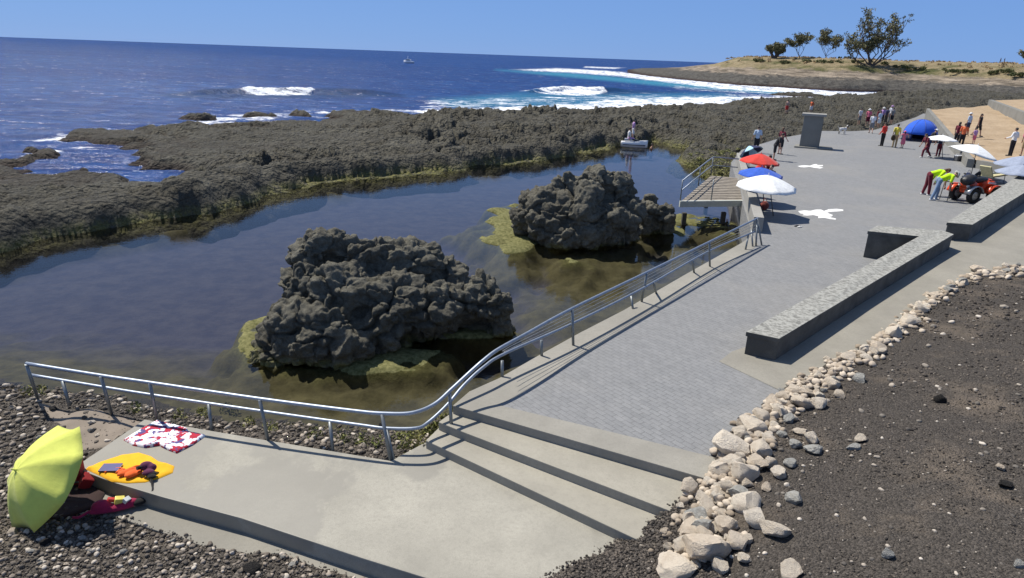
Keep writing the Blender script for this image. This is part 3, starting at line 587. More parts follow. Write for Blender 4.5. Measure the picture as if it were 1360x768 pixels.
# ---- pool bed, shoaling round the two boulders
bx, by = np.meshgrid(np.linspace(-36, 26, 420), np.linspace(8.5, 66, 420))
bz = -2.25 + 0.25 * fbm(bx * 0.3, by * 0.3, 0 * bx, 4, 61)
for (u, v, ru, rv_, top) in [(530, 472, 92, 24, -1.05), (610, 432, 70, 20, -1.04), (400, 470, 95, 40, -1.15), (352, 430, 28, 22, -1.08), (335, 468, 24, 16, -1.05), (480, 515, 190, 30, -1.38), (700, 305, 62, 36, -1.02), (680, 290, 40, 14, -1.0), (780, 320, 110, 36, -1.28), (870, 295, 62, 16, -1.04), (820, 375, 130, 50, -1.55), (930, 296, 60, 14, -1.10)]:
    c = P(u, v, WATER); a = abs(P(u + ru, v, WATER).x - c.x); b = 0.5 * abs(P(u, v - rv_, WATER).y - P(u, v + rv_, WATER).y)
    r = np.sqrt(((bx - c.x) / a) ** 2 + ((by - c.y) / b) ** 2) + 0.42 * fbm(bx * 0.9, by * 0.9, 0 * bx, 4, 63)
    bz = np.maximum(bz, -2.3 + (top + .015 + 2.3) * (1 - sstep(0.55, 2.0, r)) ** 1.0 + 0.06 * fbm(bx * 2.5, by * 2.5, 0 * bx, 4, 64))
sl = ldist(PP([(-300, 500), (0, 509), (110, 526), (210, 545), (400, 557), (560, 563)], WATER), bx, by); bz = np.maximum(bz, -1.22 - 0.85 * np.clip(sl / 5.0, 0, 1) ** .8 + .06 * fbm(bx * 1.5, by * 1.5, 0 * bx, 3, 67)); el = ldist(PP(EDGE), bx, by); bz = np.maximum(bz, -1.0 - 1.0 * sstep(0.5, 3.2, el)); nl = ldist(near_line, bx, by); nl = nl + 0.5 * fbm(bx * 0.5, by * 0.5, 0 * bx, 3, 66); bz = np.maximum(bz, -1.5 - 0.9 * np.clip(nl / 2.6, 0, 1) ** 0.6)
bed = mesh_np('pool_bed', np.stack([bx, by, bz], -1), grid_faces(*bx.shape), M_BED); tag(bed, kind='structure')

# ---- headland
hw = [(830, 97), (880, 103.2), (975, 112.5), (1040, 116.6), (1106, 120.8), (1198, 123.6), (1290, 130), (1400, 136), (1700, 142)]
hp = PP(hw, WATER); hs = spline([Vector(p) for p in hp], 44); hv = []
crest_u = np.array([800, 832, 852, 900, 945, 975, 1000, 1400, 2000]); crest_z = np.array([-1.4, -1.25, 0.6, 2.3, 4.8, 8.0, 8.5, 8.6, 8.6])
NSH = 90; hz_list = []
for i, p in enumerate(hs):
    t = (hs[min(i + 1, len(hs) - 1)] - hs[max(i - 1, 0)]).normalized(); nrm = Vector((-t.y, t.x, 0))
    u, _ = proj(p.x, p.y, p.z); top = float(np.interp(u, crest_u, crest_z)); w = 46 if u > 960 else 40
    dvec = Vector((p.x, p.y, 0)).normalized(); dirv = dvec
    for k in range(NSH):
        s = k / (NSH - 1); off = s ** 1.3 * 130 - 1.5
        hv.append((p.x + dirv.x * off, p.y + dirv.y * off, off, top))
hv = np.array(hv); hx, hy, ho, ht = hv.T
prof = np.interp(ho, [-1.5, 0, 4, 14, 24, 31, 40, 60, 130], [-1, 0, 0.16, 0.29, 0.36, 0.52, 0.72, 1.0, 1.02])
n1_ = fbm(hx * 0.12, hy * 0.12, 0 * hx, 5, 71); q1, _ = worley2(hx / 4.5, hy / 4.5, 72); q2, _ = worley2(hx / 1.8, hy / 1.8, 73)
rough = np.clip(1.0 - ho / 55, 0.0, 1) * sstep(-1, 3, ho)
hz = WATER + prof * (ht - WATER) + np.clip((ht + 1.3) / 2.5, 0, 1) * rough * (0.55 * n1_ + 0.8 * (0.5 - q1) + 0.4 * (0.5 - q2)) + 0.12 * fbm(hx * 0.05, hy * 0.05, 0 * hx, 3, 75) * sstep(40, 70, ho)
headland = mesh_np('headland', np.stack([hx, hy, hz], -1), grid_faces(len(hs), NSH), M_HEAD); tag(headland, kind='structure')
def zHead(x, y):
    i = int(np.argmin((hx - x) ** 2 + (hy - y) ** 2)); return float(hz[i])
def on_head(u, v0, v1=None):                # first headland point under the ray through a column u, by row v
    best = None; uu, vv = proj(hx, hy, hz); k = np.argmin((uu - u) ** 2 + (vv - v0) ** 2 * 4 + 0.0004 * np.hypot(hx, hy)); return Vector((hx[k], hy[k], hz[k]))

# ---- sand terrace with its walls
A, B, C_, D = P(1236, 145.5, 1.15), P(1440, 133, 2.0), P(1470, 246, .55), P(1296, 214, .42)
sxy = [];
for i in range(60):
    l = A.lerp(D, i / 59); r = B.lerp(C_, i / 59)
    for j in range(60):
        q = l.lerp(r, j / 59); sxy.append((q.x, q.y, q.z + 0.05 * math.sin(q.x * 0.7 + q.y * 0.3) * (0 < j < 59)))
sxy = np.array(sxy); sxy[:, 2] += 0.05 * fbm(sxy[:, 0] * 0.8, sxy[:, 1] * 0.8, 0 * sxy[:, 0], 3, 81)
sand = mesh_np('sand_terrace', sxy, grid_faces(60, 60), M_SAND); tag(sand, kind='structure')
def wallmb(line, th, z0, side=1):
    mb = MB(); L = [Vector(p) for p in line]
    for a, b in zip(L[:-1], L[1:]):
        t = (b - a); t.z = 0; t.normalize(); nn = Vector((-t.y, t.x, 0)) * th * side
        mb.prism([tuple(a), tuple(b), tuple(b + nn), tuple(a + nn)], z0)
    return mb
tag(wallmb([A + Vector((-.1, 0, .10)), D + Vector((-.1, 0, .10))], 0.35, -0.3, -1).build('retaining_wall', M_GREYW, bevel=0.01), 'grey sloping retaining wall along the left side of the sand terrace', 'wall')
tag(wallmb([D + Vector((0, -.05, .08)), C_ + Vector((0, -.05, .08))], 0.3, -0.3, 1).build('retaining_wall', M_GREYW, bevel=0.01), 'low grey wall along the front of the sand behind the parked vehicle', 'wall')
e0, e1 = P(1312, 137, 1.75), P(1420, 181, 1.5)
tag(wallmb([e0 + Vector((0, 0, .45)), e1 + Vector((0, 0, .45))], 0.45, 0.4, 1).build('terrace_wall', M_GREYW, bevel=0.01), 'straight concrete wall crossing the upper part of the sand', 'wall')
e2, e3 = P(1330, 134, 2.05), P(1500, 178, 2.0); e4, e5 = P(1480, 128, 2.5), P(1600, 150, 2.5)
us = MB().add([tuple(e0 + Vector((.3, 0, .33))), tuple(e1 + Vector((.3, 0, .33))), tuple(e5), tuple(e4)], [(0, 1, 2, 3)]).build('upper_sand', M_SAND); tag(us, kind='structure')

# ============================================================ lava boulders in the pool
def lava_boulder(lumps, voxel, label, seed, group=None):
    mb = MB()
    for (u, v, Y, r) in lumps:
        c = PY(u, v, Y); sc = (c.y * math.cos(PITCH) + (EYE - c.z) * math.sin(PITCH)) / F; rr = r * sc
        mb.ball(c, (rr * random.uniform(.95, 1.35), rr * random.uniform(.95, 1.3), rr * random.uniform(.9, 1.1)), Euler((random.uniform(-.5, .5), random.uniform(-.5, .5), random.uniform(0, 3))).to_matrix())
        if c.z > WATER + 0.3: mb.ball((c.x, c.y + 0.15, (c.z + WATER) / 2 - .3), (rr * .95, rr * .95, (c.z - WATER) / 2 + .3))
    me = remesh('raw', mb, voxel, None, smooth_it=int(.016 / voxel / voxel))
    n = len(me.vertices); co = np.empty(n * 3, np.float32); me.vertices.foreach_get('co', co); co = co.reshape(-1, 3).astype(float)
    no = np.empty(n * 3, np.float32); me.vertices.foreach_get('normal', no); no = no.reshape(-1, 3).astype(float)
    x, y, z = co.T; wx = x + .12 * fbm(x * 2, y * 2, z * 2, 2, seed); wy = y + .12 * fbm(x * 2, y * 2, z * 2, 2, seed + 5)
    L = lambda s, k: np.sqrt(np.clip(1 - (worley3(wx / s, wy / s, z / s, seed + k) / .9) ** 2, 0, 1))
    C = lambda s, k: 1 - worley3(wx / s, wy / s, z / s, seed + k)
    d = -.02 + .22 * (L(1.25, 1) - .6) + .30 * (C(.62, 2) - .5) + .17 * (C(.30, 3) - .5) + .085 * (C(.15, 4) - .5) + .12 * fbm(x * 1.1, y * 1.1, z * 1.1, 5, seed + 9, .6) - .18 * np.exp(-(fbm(x * .9, y * .9, z * 1.3, 3, seed + 30) / .10) ** 2) - .08 * np.exp(-(fbm(x * 2.2, y * 2.2, z * 2.6, 3, seed + 33) / .12) ** 2)
    co = co + no * d[:, None]; me.vertices.foreach_set('co', co.astype(np.float32).ravel())
    zz = co[:, 2] + .12 * fbm(x * 1.2, y * 1.2, 0 * x, 3, seed + 20)
    for nm, a in (('algae', .85 * sstep(WATER + .22, WATER + .02, zz)), ('wet', 0 * zz)):
        at = me.attributes.new(nm, 'FLOAT', 'POINT'); at.data.foreach_set('value', a.astype(np.float32))
    me.update(); me.name = 'lava_boulder'
    o = link('lava_boulder', me, M_BOULD); return tag(o, label, 'rock', group)
lava_boulder([(422, 338, 15.6, 32), (470, 344, 15.8, 32), (520, 352, 16, 30), (566, 356, 16.2, 31), (596, 368, 16.1, 24), (440, 332, 15.8, 24), (495, 337, 16.0, 26), (543, 345, 16.1, 27), (582, 352, 16.2, 24), (408, 385, 15.0, 38), (460, 395, 14.9, 46), (520, 405, 14.9, 42), (568, 415, 15.2, 36),
              (395, 435, 14.2, 42), (440, 440, 14, 45), (368, 470, 13.7, 30), (410, 468, 13.6, 30), (455, 455, 13.9, 34), (500, 436, 14.5, 32), (545, 425, 15.0, 28), (588, 420, 15.3, 24), (585, 400, 15.4, 32), (640, 390, 15.8, 24), (657, 405, 15.6, 24), (622, 402, 15.7, 24), (345, 482, 13.5, 14)],
             0.033, 'large knobbly dark lava boulder with a flat top in the near part of the pool', 100, 'lava boulders standing in the pool')
lava_boulder([(790, 247, 25.6, 24), (755, 253, 25.6, 26), (820, 254, 25.6, 24), (722, 272, 25.3, 26), (838, 278, 25.2, 17), (770, 282, 24.8, 33), (732, 298, 24.4, 28), (800, 290, 24.8, 28), (750, 315, 23.9, 20), (700, 290, 25, 16), (830, 297, 24.8, 16), (785, 308, 24.3, 25)],
             0.055, 'rounded dome shaped lava boulder farther out in the pool', 200, 'lava boulders standing in the pool')
lava_boulder([(866, 280, 26.5, 13), (886, 283, 26.6, 11), (856, 289, 26.3, 10), (880, 291, 26.4, 10), (864, 268, 27, 7)],
             0.06, 'low lava outcrop between the dome shaped boulder and the slatted deck', 300, 'lava boulders standing in the pool')

# ============================================================ benches and low walls
top = [P(993.5, 440.6, .5), P(1034, 449, .5), P(1265.6, 311, .85), P(1252, 306.5, .85), P(1166, 300, .85), P(1154, 306.8, .85), P(1222.5, 313.7, .85)]
bench = MB().prism([tuple(p - Vector((0, 0, .10))) for p in top], -.25).build('bench_wall', M_LICH)
tag(bench, 'long L shaped grey stone bench wall with lichen on its flat top', 'bench')
cen = sum(top, Vector()) / len(top)
def grow(poly, d):                        # offset a polygon outward by d
    o = []; n = len(poly); ar = sum(poly[i].x * poly[(i + 1) % n].y - poly[(i + 1) % n].x * poly[i].y for i in range(n)); sg = 1 if ar > 0 else -1
    for i in range(n):
        a, b, c = poly[i - 1], poly[i], poly[(i + 1) % n]; e1 = (b - a); e2 = (c - b); e1.z = e2.z = 0; e1.normalize(); e2.normalize()
        n1 = Vector((e1.y, -e1.x, 0)) * sg; n2 = Vector((e2.y, -e2.x, 0)) * sg; m = (n1 + n2); m = m / max(.3, m.dot(n1)) ; o.append(b + m * d)
    return o
g = grow(top, .025); cop = MB().add([tuple(p) for p in g] + [tuple(p - Vector((0, 0, .098))) for p in g], [tuple(range(7)), tuple(range(13, 6, -1))] + [(i, 7 + i, 7 + (i + 1) % 7, (i + 1) % 7) for i in range(7)]).build('coping', M_LICH, bench, bevel=.012)
w2t = [P(1259, 295.5, .95), P(1291, 298, .95), P(1375, 246.5, .98), P(1470, 186, .98), P(1450, 165, .98), P(1360, 229, .98)]
sw = MB().prism([tuple(p - Vector((0, 0, .10))) for p in w2t], .05).build('bench_wall', M_LICH); tag(sw, 'straight grey stone wall beside the red quad bike, running out of the picture', 'wall')
g = grow(w2t, .025); MB().add([tuple(p) for p in g] + [tuple(p - Vector((0, 0, .098))) for p in g], [tuple(range(6)), tuple(range(11, 5, -1))] + [(i, 6 + i, 6 + (i + 1) % 6, (i + 1) % 6) for i in range(6)]).build('coping', M_LICH, sw, bevel=.012)
# low pale parapet at the pool side of the plaza
pa, pb = P(1001.5, 288, .55), P(978.5, 203, .55); t = (pb - pa); t.z = 0; t.normalize(); nn = Vector((t.y, -t.x, 0)) * .34
par = MB().prism([tuple(pa), tuple(pb), tuple(pb + nn), tuple(pa + nn)], -1.4).build('parapet_wall', M_PALEW, bevel=.02)
tag(par, 'low pale parapet wall between the pool and the row of coloured beach umbrellas', 'wall')

# grey service pillar
c = P(1074, 196, 0)
pil = empty('service_pillar', c, R(-24), 'tall grey concrete service pillar with a flat overhanging cap at the end of the plaza', 'pillar')
MB().box((0, 0, 1.12), (1.28, .95, 2.24)).build('body', M_GREYW, pil, bevel=.015)
MB().box((0, 0, 2.32), (1.62, 1.22, .155)).build('cap', M_PALEW, pil, bevel=.015)
MB().box((.653, 0, 1.02), (.03, .66, 1.9)).build('door', plain('door_grey', (.09, .09, .085), .5), pil)
MB().box((.3, 0, .05), (2.5, 1.7, .10)).build('plinth', M_GREYW, pil, bevel=.01)

# ============================================================ metal railing
M_RAIL = plain('galvanised_metal', (.30, .34, .40), .50, .8, .12, 8); M_RAILP = plain('weathered_post_metal', (.22, .24, .25), .5, .7, .15, 6); M_CABLE = plain('thin_wire', (.3, .31, .32), .5, .6)
rail = empty('metal_railing', P(519, 611, SZ), 0, 'two bar galvanised railing running round the slab and up the plaza edge', 'railing')
base_inv = Matrix.Translation(-rail.location)
def railpart(path, r, name, mat, n=8):
    return MB().tube([base_inv @ Vector(p) for p in path], r, n).build(name, mat, rail)
TOPR = [(35, 483, .27), (134, 499, .27), (199, 508.5, .27), (345, 530, .27), (470, 546, .27), (512, 549.5, .27), (548, 548.5, .27), (577, 537, .29), (600, 517, .40), (625, 494, .56), (642, 479, .68), (662, 464, .75), (700, 443, .77), (760, 410, .78), (859, 362, .78), (943, 321, .79), (1006, 290, .81)]
MIDR = [(40, 498, -.06), (134.5, 514, -.06), (203, 525, -.06), (345, 546, -.06), (480, 565, -.06), (512, 569, -.06), (552, 569, -.06), (569, 561, -.05), (594, 538, .08), (616, 512, .24), (642, 488, .37), (672, 469, .42), (759, 430.5, .43), (852, 384, .43), (941, 334, .45), (1002, 308, .45)]
tp = spline([P(*q) for q in TOPR], 6); mp_ = spline([P(*q) for q in MIDR], 6)
railpart(tp, .033, 'top_rail', M_RAIL, 10); railpart(mp_, .029, 'middle_rail', M_RAIL, 10)
for k in (.25, .5, .75):
    tt = [P(*q) for q in TOPR[11:]]; mm = [P(*q) for q in MIDR[11:]]
    a = spline(tt, 8); b = spline([mm[0]] + mm, 8); path = [a[i].lerp(b[min(i, len(b) - 1)], k) for i in range(0, min(len(a), len(b)), 2)]
    railpart(path, .006, 'wire', M_CABLE, 5)
def post(bu, bv, bz, tu, tv, tz, r=.029):
    railpart([P(bu, bv, bz) - Vector((0, 0, .03)), P(tu, tv, tz)], r, 'post', M_RAILP)
for q in [(50, 528, SZ, 35, 484, .27), (148, 549, SZ, 134, 500, .27), (208.5, 557, SZ, 199, 509, .27), (356, 584, SZ, 345, 531, .27), (519, 611, SZ, 507, 550, .27), (523, 610, SZ, 513, 569, -.06), (600, 575, 2 * ST + .0, 597, 520, .38), (761.5, 459, 0, 760, 411, .78), (852, 401, 0, 859, 363, .78), (943, 354, 0, 942, 322, .79), (1012, 326, 0, 1006, 291, .81), (1004, 327, 0, 1006, 291, .81),
          (92, 537.5, SZ, 83, 506, -.06), (281, 570.5, SZ, 277, 536.5, -.06), (442, 597.5, SZ, 438, 560, -.06), (667, 501, 0, 667, 479, .30), (719.5, 473, 0, 719, 452, .33), (841, 411, 0, 838, 391, .30), (872, 389, 0, 868, 376, .43), (922, 362, 0, 920, 345, .44), (990, 332, 0, 994, 312, .45), (1000, 328, 0, 998, 305, .5)]:
    post(*q)
tag(MB().tube([P(642, 486, .36), P(642, 486, .36) + Vector((.12, 0, .02))], .03, 8).build('rail_bracket', M_RAILP, None), None) if False else None

# ============================================================ slatted deck with railing
M_WOOD = plain('weathered_boards', (.255, .225, .185), .8, 0, .25, 5, .3); M_FASC = plain('pale_fascia', (.42, .44, .40), .6, 0, .1, 4); M_DARKW = plain('deck_underside', (.05, .045, .04), .9)
dA, dB, dC, dD = P(905, 267, .0), P(986, 266, .0), P(979, 236, .12), P(945, 233, .12)
deck = empty('slatted_deck', P(945, 267, WATER), 0, 'wooden slatted deck with a pale front beam built out over the pool', 'deck'); DI = -deck.location
mb = MB(); NB = 15
for i in range(NB):
    s0, s1 = i / NB + .006, (i + .74) / NB
    q = [dA.lerp(dD, s0), dB.lerp(dC, s0), dB.lerp(dC, s1), dA.lerp(dD, s1)]; q = [p + DI for p in q]
    mb.prism([tuple(p) for p in q], [p.z - .05 for p in q])
mb.build('deck_boards', M_WOOD, deck)
q = [dA + Vector((-.08, -.14, .01)), dB + Vector((.0, -.14, .01)), dB + Vector((.0, .02, .01)), dA + Vector((-.08, .02, .01))]
MB().prism([tuple(p + DI) for p in q], [p.z + DI.z - .26 for p in q]).build('front_beam', M_FASC, deck, bevel=.01)
for s in (.15, .5, .85):
    a, b = dA.lerp(dB, s), dD.lerp(dC, s); d = Vector((.06, 0, 0)); zz = Vector((0, 0, -.07))
    MB().prism([tuple(p + DI + zz) for p in (a - d, a + d, b + d, b - d)], [p.z + DI.z - .25 for p in (a, a, b, b)]).build('joist', M_DARKW, deck)
for p in (dA.lerp(dB, .1), dA.lerp(dB, .75), dD):
    MB().box((p.x + DI.x, p.y + DI.y + .25, -.35), (.18, .18, 1.75)).build('support_post', M_DARKW, deck)
hr = [dA + Vector((-.05, 0, .86)), dA.lerp(dD, .8) + Vector((-.05, 0, .92)), dD + Vector((0, .1, .92)), dC + Vector((0, .1, .92))]
MB().tube([p + DI for p in hr], .03).build('handrail', M_RAIL, deck); MB().tube([p + DI - Vector((0, 0, .42)) for p in hr], .025).build('middle_rail', M_RAIL, deck)
for p in (dA + Vector((-.05, 0, 0)), dA.lerp(dD, .55) + Vector((-.05, 0, 0)), dD + Vector((0, .1, 0)), dA.lerp(dB, .48)):
    MB().tube([p + DI, p + DI + Vector((0, 0, .9))], .026).build('post', M_RAILP, deck)

# ============================================================ white painted shapes on the paving
n = NT('worn_white_paint'); p_ = n.pos(); wr = n.noise(p_, 5, 6, .75)
M_PAINT = n.fin(n.mix(n.mrange(wr, .52, .66, 0, .8), (.74, .74, .72), (.25, .25, .25)), .8)
def painted(px, label):
    v = [P(u, w, .004) for u, w in px]; c = sum(v, Vector()) / len(v); c.z = 0
    o = MB().add([tuple(p - c) for p in v], [tuple(range(len(v)))]).build('painted_mark', M_PAINT); o.location = c
    return tag(o, label, 'painted mark', 'white shapes painted on the plaza')
z5 = lambda L: [(860 + a / 3.84, 130 + b / 3.84) for a, b in L]
painted(z5([(768, 578), (800, 574), (832, 576), (858, 570), (885, 570), (900, 577), (925, 568), (965, 566), (998, 570), (998, 577), (965, 580), (930, 582), (915, 586), (945, 598), (940, 605), (925, 608), (962, 616), (958, 622), (930, 618), (900, 612), (870, 614), (872, 604), (845, 598), (815, 601), (790, 599), (800, 592), (780, 590)]), 'larger white splash shape painted on the paving right of the white umbrella')
painted(z5([(764, 348), (795, 344), (830, 346), (845, 340), (862, 338), (868, 343), (896, 343), (892, 349), (870, 350), (897, 356), (880, 361), (850, 357), (825, 352), (800, 355), (780, 354)]), 'small white star shape painted on the paving beyond the blue umbrella')

# ============================================================ beach umbrellas
def umbrella(loc, r, rise, hgt, col, label, tilt=(0, 0), n=8, name='beach_umbrella', pole_r=.02, rz=0, pole_base=None, sag=.10, pole_mat=None, group='beach umbrellas', valance=0.0, lean=None, col2=None):
    root = empty(name, loc, rz, label, 'umbrella', group); M = Euler((tilt[0], tilt[1], 0)).to_matrix(); topc = Vector((0, 0, hgt))
    if lean is not None: topc = Vector(lean)
    nr = 7; k = 6; V = []; Fq = []
    for j in range(nr + 1):
        s = j / nr
        for i in range(n * k):
            fr = (i % k) / k; rib = 1 - .07 * s * (4 * fr * (1 - fr)); a = 2 * math.pi * i / (n * k)
            z = .5 * rise * (1 - s) + .5 * rise * (math.cos(s * 1.25) - math.cos(1.25)) / (1 - math.cos(1.25)) - sag * rise * s * s * 0 - .035 * r * s * 4 * fr * (1 - fr)
            p = M @ Vector((r * s * rib * math.cos(a), r * s * rib * math.sin(a), z - rise)) + topc; V.append(tuple(p))
    m = n * k
    Fq = [(j * m + i, j * m + (i + 1) % m, (j + 1) * m + (i + 1) % m, (j + 1) * m + i) for j in range(nr) for i in range(m)]
    me = bpy.data.meshes.new('canopy'); me.from_pydata(V, [], Fq); me.polygons.foreach_set('use_smooth', [True] * len(Fq))
    can = link('canopy', me, col, root)
    if col2 is not None:
        me.materials.append(col2); me.polygons.foreach_set('material_index', [1 if ((q % m) // k) % 2 else 0 for q in range(len(Fq))])
    so = can.modifiers.new('thickness', 'SOLIDIFY'); so.thickness = .008
    pb_ = Vector(pole_base) if pole_base is not None else Vector((0, 0, -.1))
    tipv = topc + M @ Vector((0, 0, .09))
    MB().tube([pb_, topc], pole_r).build('pole', pole_mat or plain('umbrella_pole', (.2, .2, .2), .4, .6), root)
    MB().tube([topc, tipv], [.018, .008]).build('finial', col, root)
    rb = plain('rib_metal', (.35, .35, .35), .4, .8)
    hub = topc + M @ Vector((0, 0, -rise - .25 * r))
    for i in range(n):
        a = 2 * math.pi * i / n; pts = []
        for j in range(0, nr + 1): pts.append(Vector(V[j * m + i * k]) + M @ Vector((0, 0, -.015)))
        MB().tube(pts, .006, 5).build('rib', rb, root)
    return root
UW = cloth('white_umbrella_cloth', (.78, .79, .78)); UB = cloth('blue_umbrella_cloth', (.03, .10, .48)); UR = cloth('red_umbrella_cloth', (.60, .045, .03)); UG = cloth('blue_grey_umbrella_cloth', (.27, .31, .40)); UN = cloth('navy_umbrella_cloth', (.015, .02, .07)); ULB = cloth('pale_blue_cloth', (.38, .60, .72))
for cl in (UW,): cl.node_tree.nodes['Principled BSDF'].inputs['Subsurface Weight'].default_value = 0.0
p = P(1028, 287, 0); d = PY(1019, 244, p.y + .1) - p
umbrella(p, 1.18, .48, 2.0, UW, 'large white beach umbrella nearest the steps, on the plaza beside the parapet', lean=(d.x, d.y, d.z + .33), tilt=(.05, .02))
p = P(1015, 270, 0); d = PY(1011, 229, p.y) - p
umbrella(p, .95, .32, 1.9, UB, 'blue beach umbrella between the white one and the red one', lean=(d.x, d.y, d.z + .2), tilt=(.04, .03))
p = P(1013, 244, 0); d = PY(1010, 212, p.y) - p
umbrella(p, 1.0, .42, 1.9, UR, 'red beach umbrella behind the blue one beside the parapet', lean=(d.x, d.y, d.z + .28), tilt=(.02, .06))
p = P(995, 222, 0); d = PY(994, 200, p.y) - p
umbrella(p, .68, .40, 1.7, UN, 'navy and pale blue umbrella tilted over at the far end of the parapet', lean=(d.x, d.y, d.z + .25), tilt=(-.5, -.35), col2=ULB)
p = P(1252, 210, 0); d = PY(1251, 184, p.y) - p
umbrella(p, 1.0, .30, 2.0, UW, 'small white umbrella beside the blue beach tent', lean=(d.x, d.y, d.z + .22), tilt=(.0, .02))
p = P(1289, 236, 0); d = PY(1296, 203, p.y) - p
umbrella(p, 1.38, .50, 2.0, UW, 'white umbrella tipped to one side above the parked vehicle', lean=(d.x, d.y, d.z + .42), tilt=(.05, .26), n=6)
p = P(1352, 250, 0); d = PY(1358, 214, p.y) - p
umbrella(p, 1.25, .42, 2.0, UG, 'upper blue grey umbrella at the right edge of the plaza', lean=(d.x, d.y, d.z + .25), tilt=(.0, -.05))
p = P(1350, 262, 0); d = PY(1358, 225, p.y) - p
umbrella(p, 1.10, .36, 2.0, UG, 'lower blue grey umbrella just behind the stone wall', lean=(d.x, d.y, d.z + .2), tilt=(.0, -.04))
# the yellow umbrella lying on its side over bags
UY = cloth('yellow_umbrella_cloth', (.62, .66, .13), .05)
UY.node_tree.nodes['Principled BSDF'].inputs['Transmission Weight'].default_value = 0

# ============================================================ yellow umbrella and beach things on the slab
def beach_brolly():
    # apex and rim points surveyed from the photo: apex leans left and away, the open side faces right
    root = empty('rain_umbrella', P(75, 655, -.70), 0, 'pale yellow umbrella opened on its side over the pebbles', 'umbrella'); o = root.location
    ax = Vector((-.50, -.58, .64)).normalized(); ctr = P(62, 633, -.13); rise = .40; apex = ctr + ax * rise
    right = Vector((1, 0, 0)); e1 = (right - ax * right.dot(ax)).normalized(); e2 = ax.cross(e1)
    r = .77; n = 8; k = 6; nr = 8; V = []
    for j in range(nr + 1):
        s = j / nr
        for i in range(n * k):
            fr = (i % k) / k; a = 2 * math.pi * (i / (n * k)) + .25; rib = 1 - .13 * s * s * 4 * fr * (1 - fr)
            z = rise * (math.cos(s * 1.35) - math.cos(1.35)) / (1 - math.cos(1.35)) - .045 * s * 4 * fr * (1 - fr)
            V.append(tuple(ctr + (e1 * math.cos(a) + e2 * math.sin(a)) * r * s * rib + ax * z - o))
    m = n * k; Fq = [(j * m + i, j * m + (i + 1) % m, (j + 1) * m + (i + 1) % m, (j + 1) * m + i) for j in range(nr) for i in range(m)]
    me = bpy.data.meshes.new('canopy'); me.from_pydata(V, [], Fq); me.polygons.foreach_set('use_smooth', [True] * len(Fq)); can = link('canopy', me, UY, root)
    can.modifiers.new('thickness', 'SOLIDIFY').thickness = .004
    for i in range(n):
        MB().tube([Vector(V[j * m + i * k]) - ax * .008 for j in range(nr + 1)], .004, 5).build('rib', plain('rib_metal', (.35, .35, .35), .4, .8), root)
    MB().tube([apex - o + ax * .05, apex - o - ax * .78], .007).build('shaft', plain('umbrella_pole', (.2, .2, .2), .4, .6), root)
    hk = [apex - o - ax * .78 + e1 * (.035 - .035 * math.cos(t)) - ax * (.045 * math.sin(t)) for t in np.linspace(0, 3.1, 8)]
    MB().tube(hk, .011).build('handle', plain('handle_black', (.02, .02, .02), .4), root)
    MB().tube([apex - o - ax * .01, apex - o + ax * .02, apex - o + ax * .07], [.035, .014, .008]).build('cap', UY, root)
beach_brolly()
def slabpt(u, v, dz=0): return P(u, v, SZ + dz)
def cloth_sheet(name, px, mat, label, cat, thick, seed, z=SZ, wrinkle=.012, sub=40, parent=None):
    poly = PP(px, z); c = poly.mean(0); mn, mx = poly.min(0), poly.max(0)
    gx, gy = np.meshgrid(np.linspace(mn[0] - .02, mx[0] + .02, sub), np.linspace(mn[1] - .02, mx[1] + .02, sub)); s = sdist(poly, gx, gy)
    hz_ = thick + wrinkle * (1 + fbm(gx * 5, gy * 5, 0 * gx, 3, seed)) + .6 * wrinkle * np.abs(vnoise(gx * 3 + gy * 7, gy * 2 - gx * 3, 0 * gx, seed + 4))
    k = s > -.004; bm = bmesh.new(); me = bpy.data.meshes.new(name)
    dense = []
    for a, b in zip(poly, np.roll(poly, -1, 0)):
        n = max(2, int(np.linalg.norm(b - a) / .03)); dense += [a + (b - a) * t / n for t in range(n)]
    # drape: triangulated fan of concentric inset rings
    cc = c[:2]; rings = [1.0, .985, .93, .8, .62, .42, .22]; V = []; m = len(dense)
    for ri, rg in enumerate(rings):
        for q in dense:
            xy = cc + (q[:2] - cc) * rg; x, y = np.array([xy[0]]), np.array([xy[1]])
            h = 0.003 if ri == 0 else thick * (.75 if ri == 1 else 1) + (0 if ri == 1 else wrinkle * float(1 + fbm(x * 4, y * 4, 0 * x, 3, seed)[0]) + wrinkle * 1.2 * float(np.maximum(0, 1 - 5 * np.abs(vnoise(x * 2.2 + y, y * 2.2, 0 * x, seed + 4)))[0]))
            V.append((xy[0] - c[0], xy[1] - c[1], h))
    V.append((0, 0, thick + wrinkle)); Fs = [(j * m + i, j * m + (i + 1) % m, (j + 1) * m + (i + 1) % m, (j + 1) * m + i) for j in range(len(rings) - 1) for i in range(m)]
    Fs += [((len(rings) - 1) * m + i, (len(rings) - 1) * m + (i + 1) % m, len(V) - 1) for i in range(m)]
    me.from_pydata(V, [], Fs); me.polygons.foreach_set('use_smooth', [True] * len(Fs)); bm.from_mesh(me); bmesh.ops.recalc_face_normals(bm, faces=bm.faces); bm.to_mesh(me); bm.free()
    o = link(name, me, mat); o.location = (c[0], c[1], z)
    return tag(o, label, cat)
n = NT('printed_towel'); o_ = n.objc(); wv = n.node('ShaderNodeMapping', {'Vector': o_}); wv.inputs['Rotation'].default_value = (0, 0, .5); q = wv.outputs[0]
a_ = n.noise(q, 5.5, 3, .55); b_ = n.noise(q, 10, 2, .5); c_ = n.mix(n.mrange(a_, .47, .49), (.74, .75, .80), (.42, .035, .06)); c_ = n.mix(n.mrange(b_, .55, .57), c_, (.10, .08, .22)); c_ = n.mix(n.mrange(n.noise(q, 8, 2), .56, .58), c_, (.74, .75, .80))
M_TOW = n.fin(c_, .9, n.bump(n.noise(o_, 120, 2), .4, .01), spec=.1)
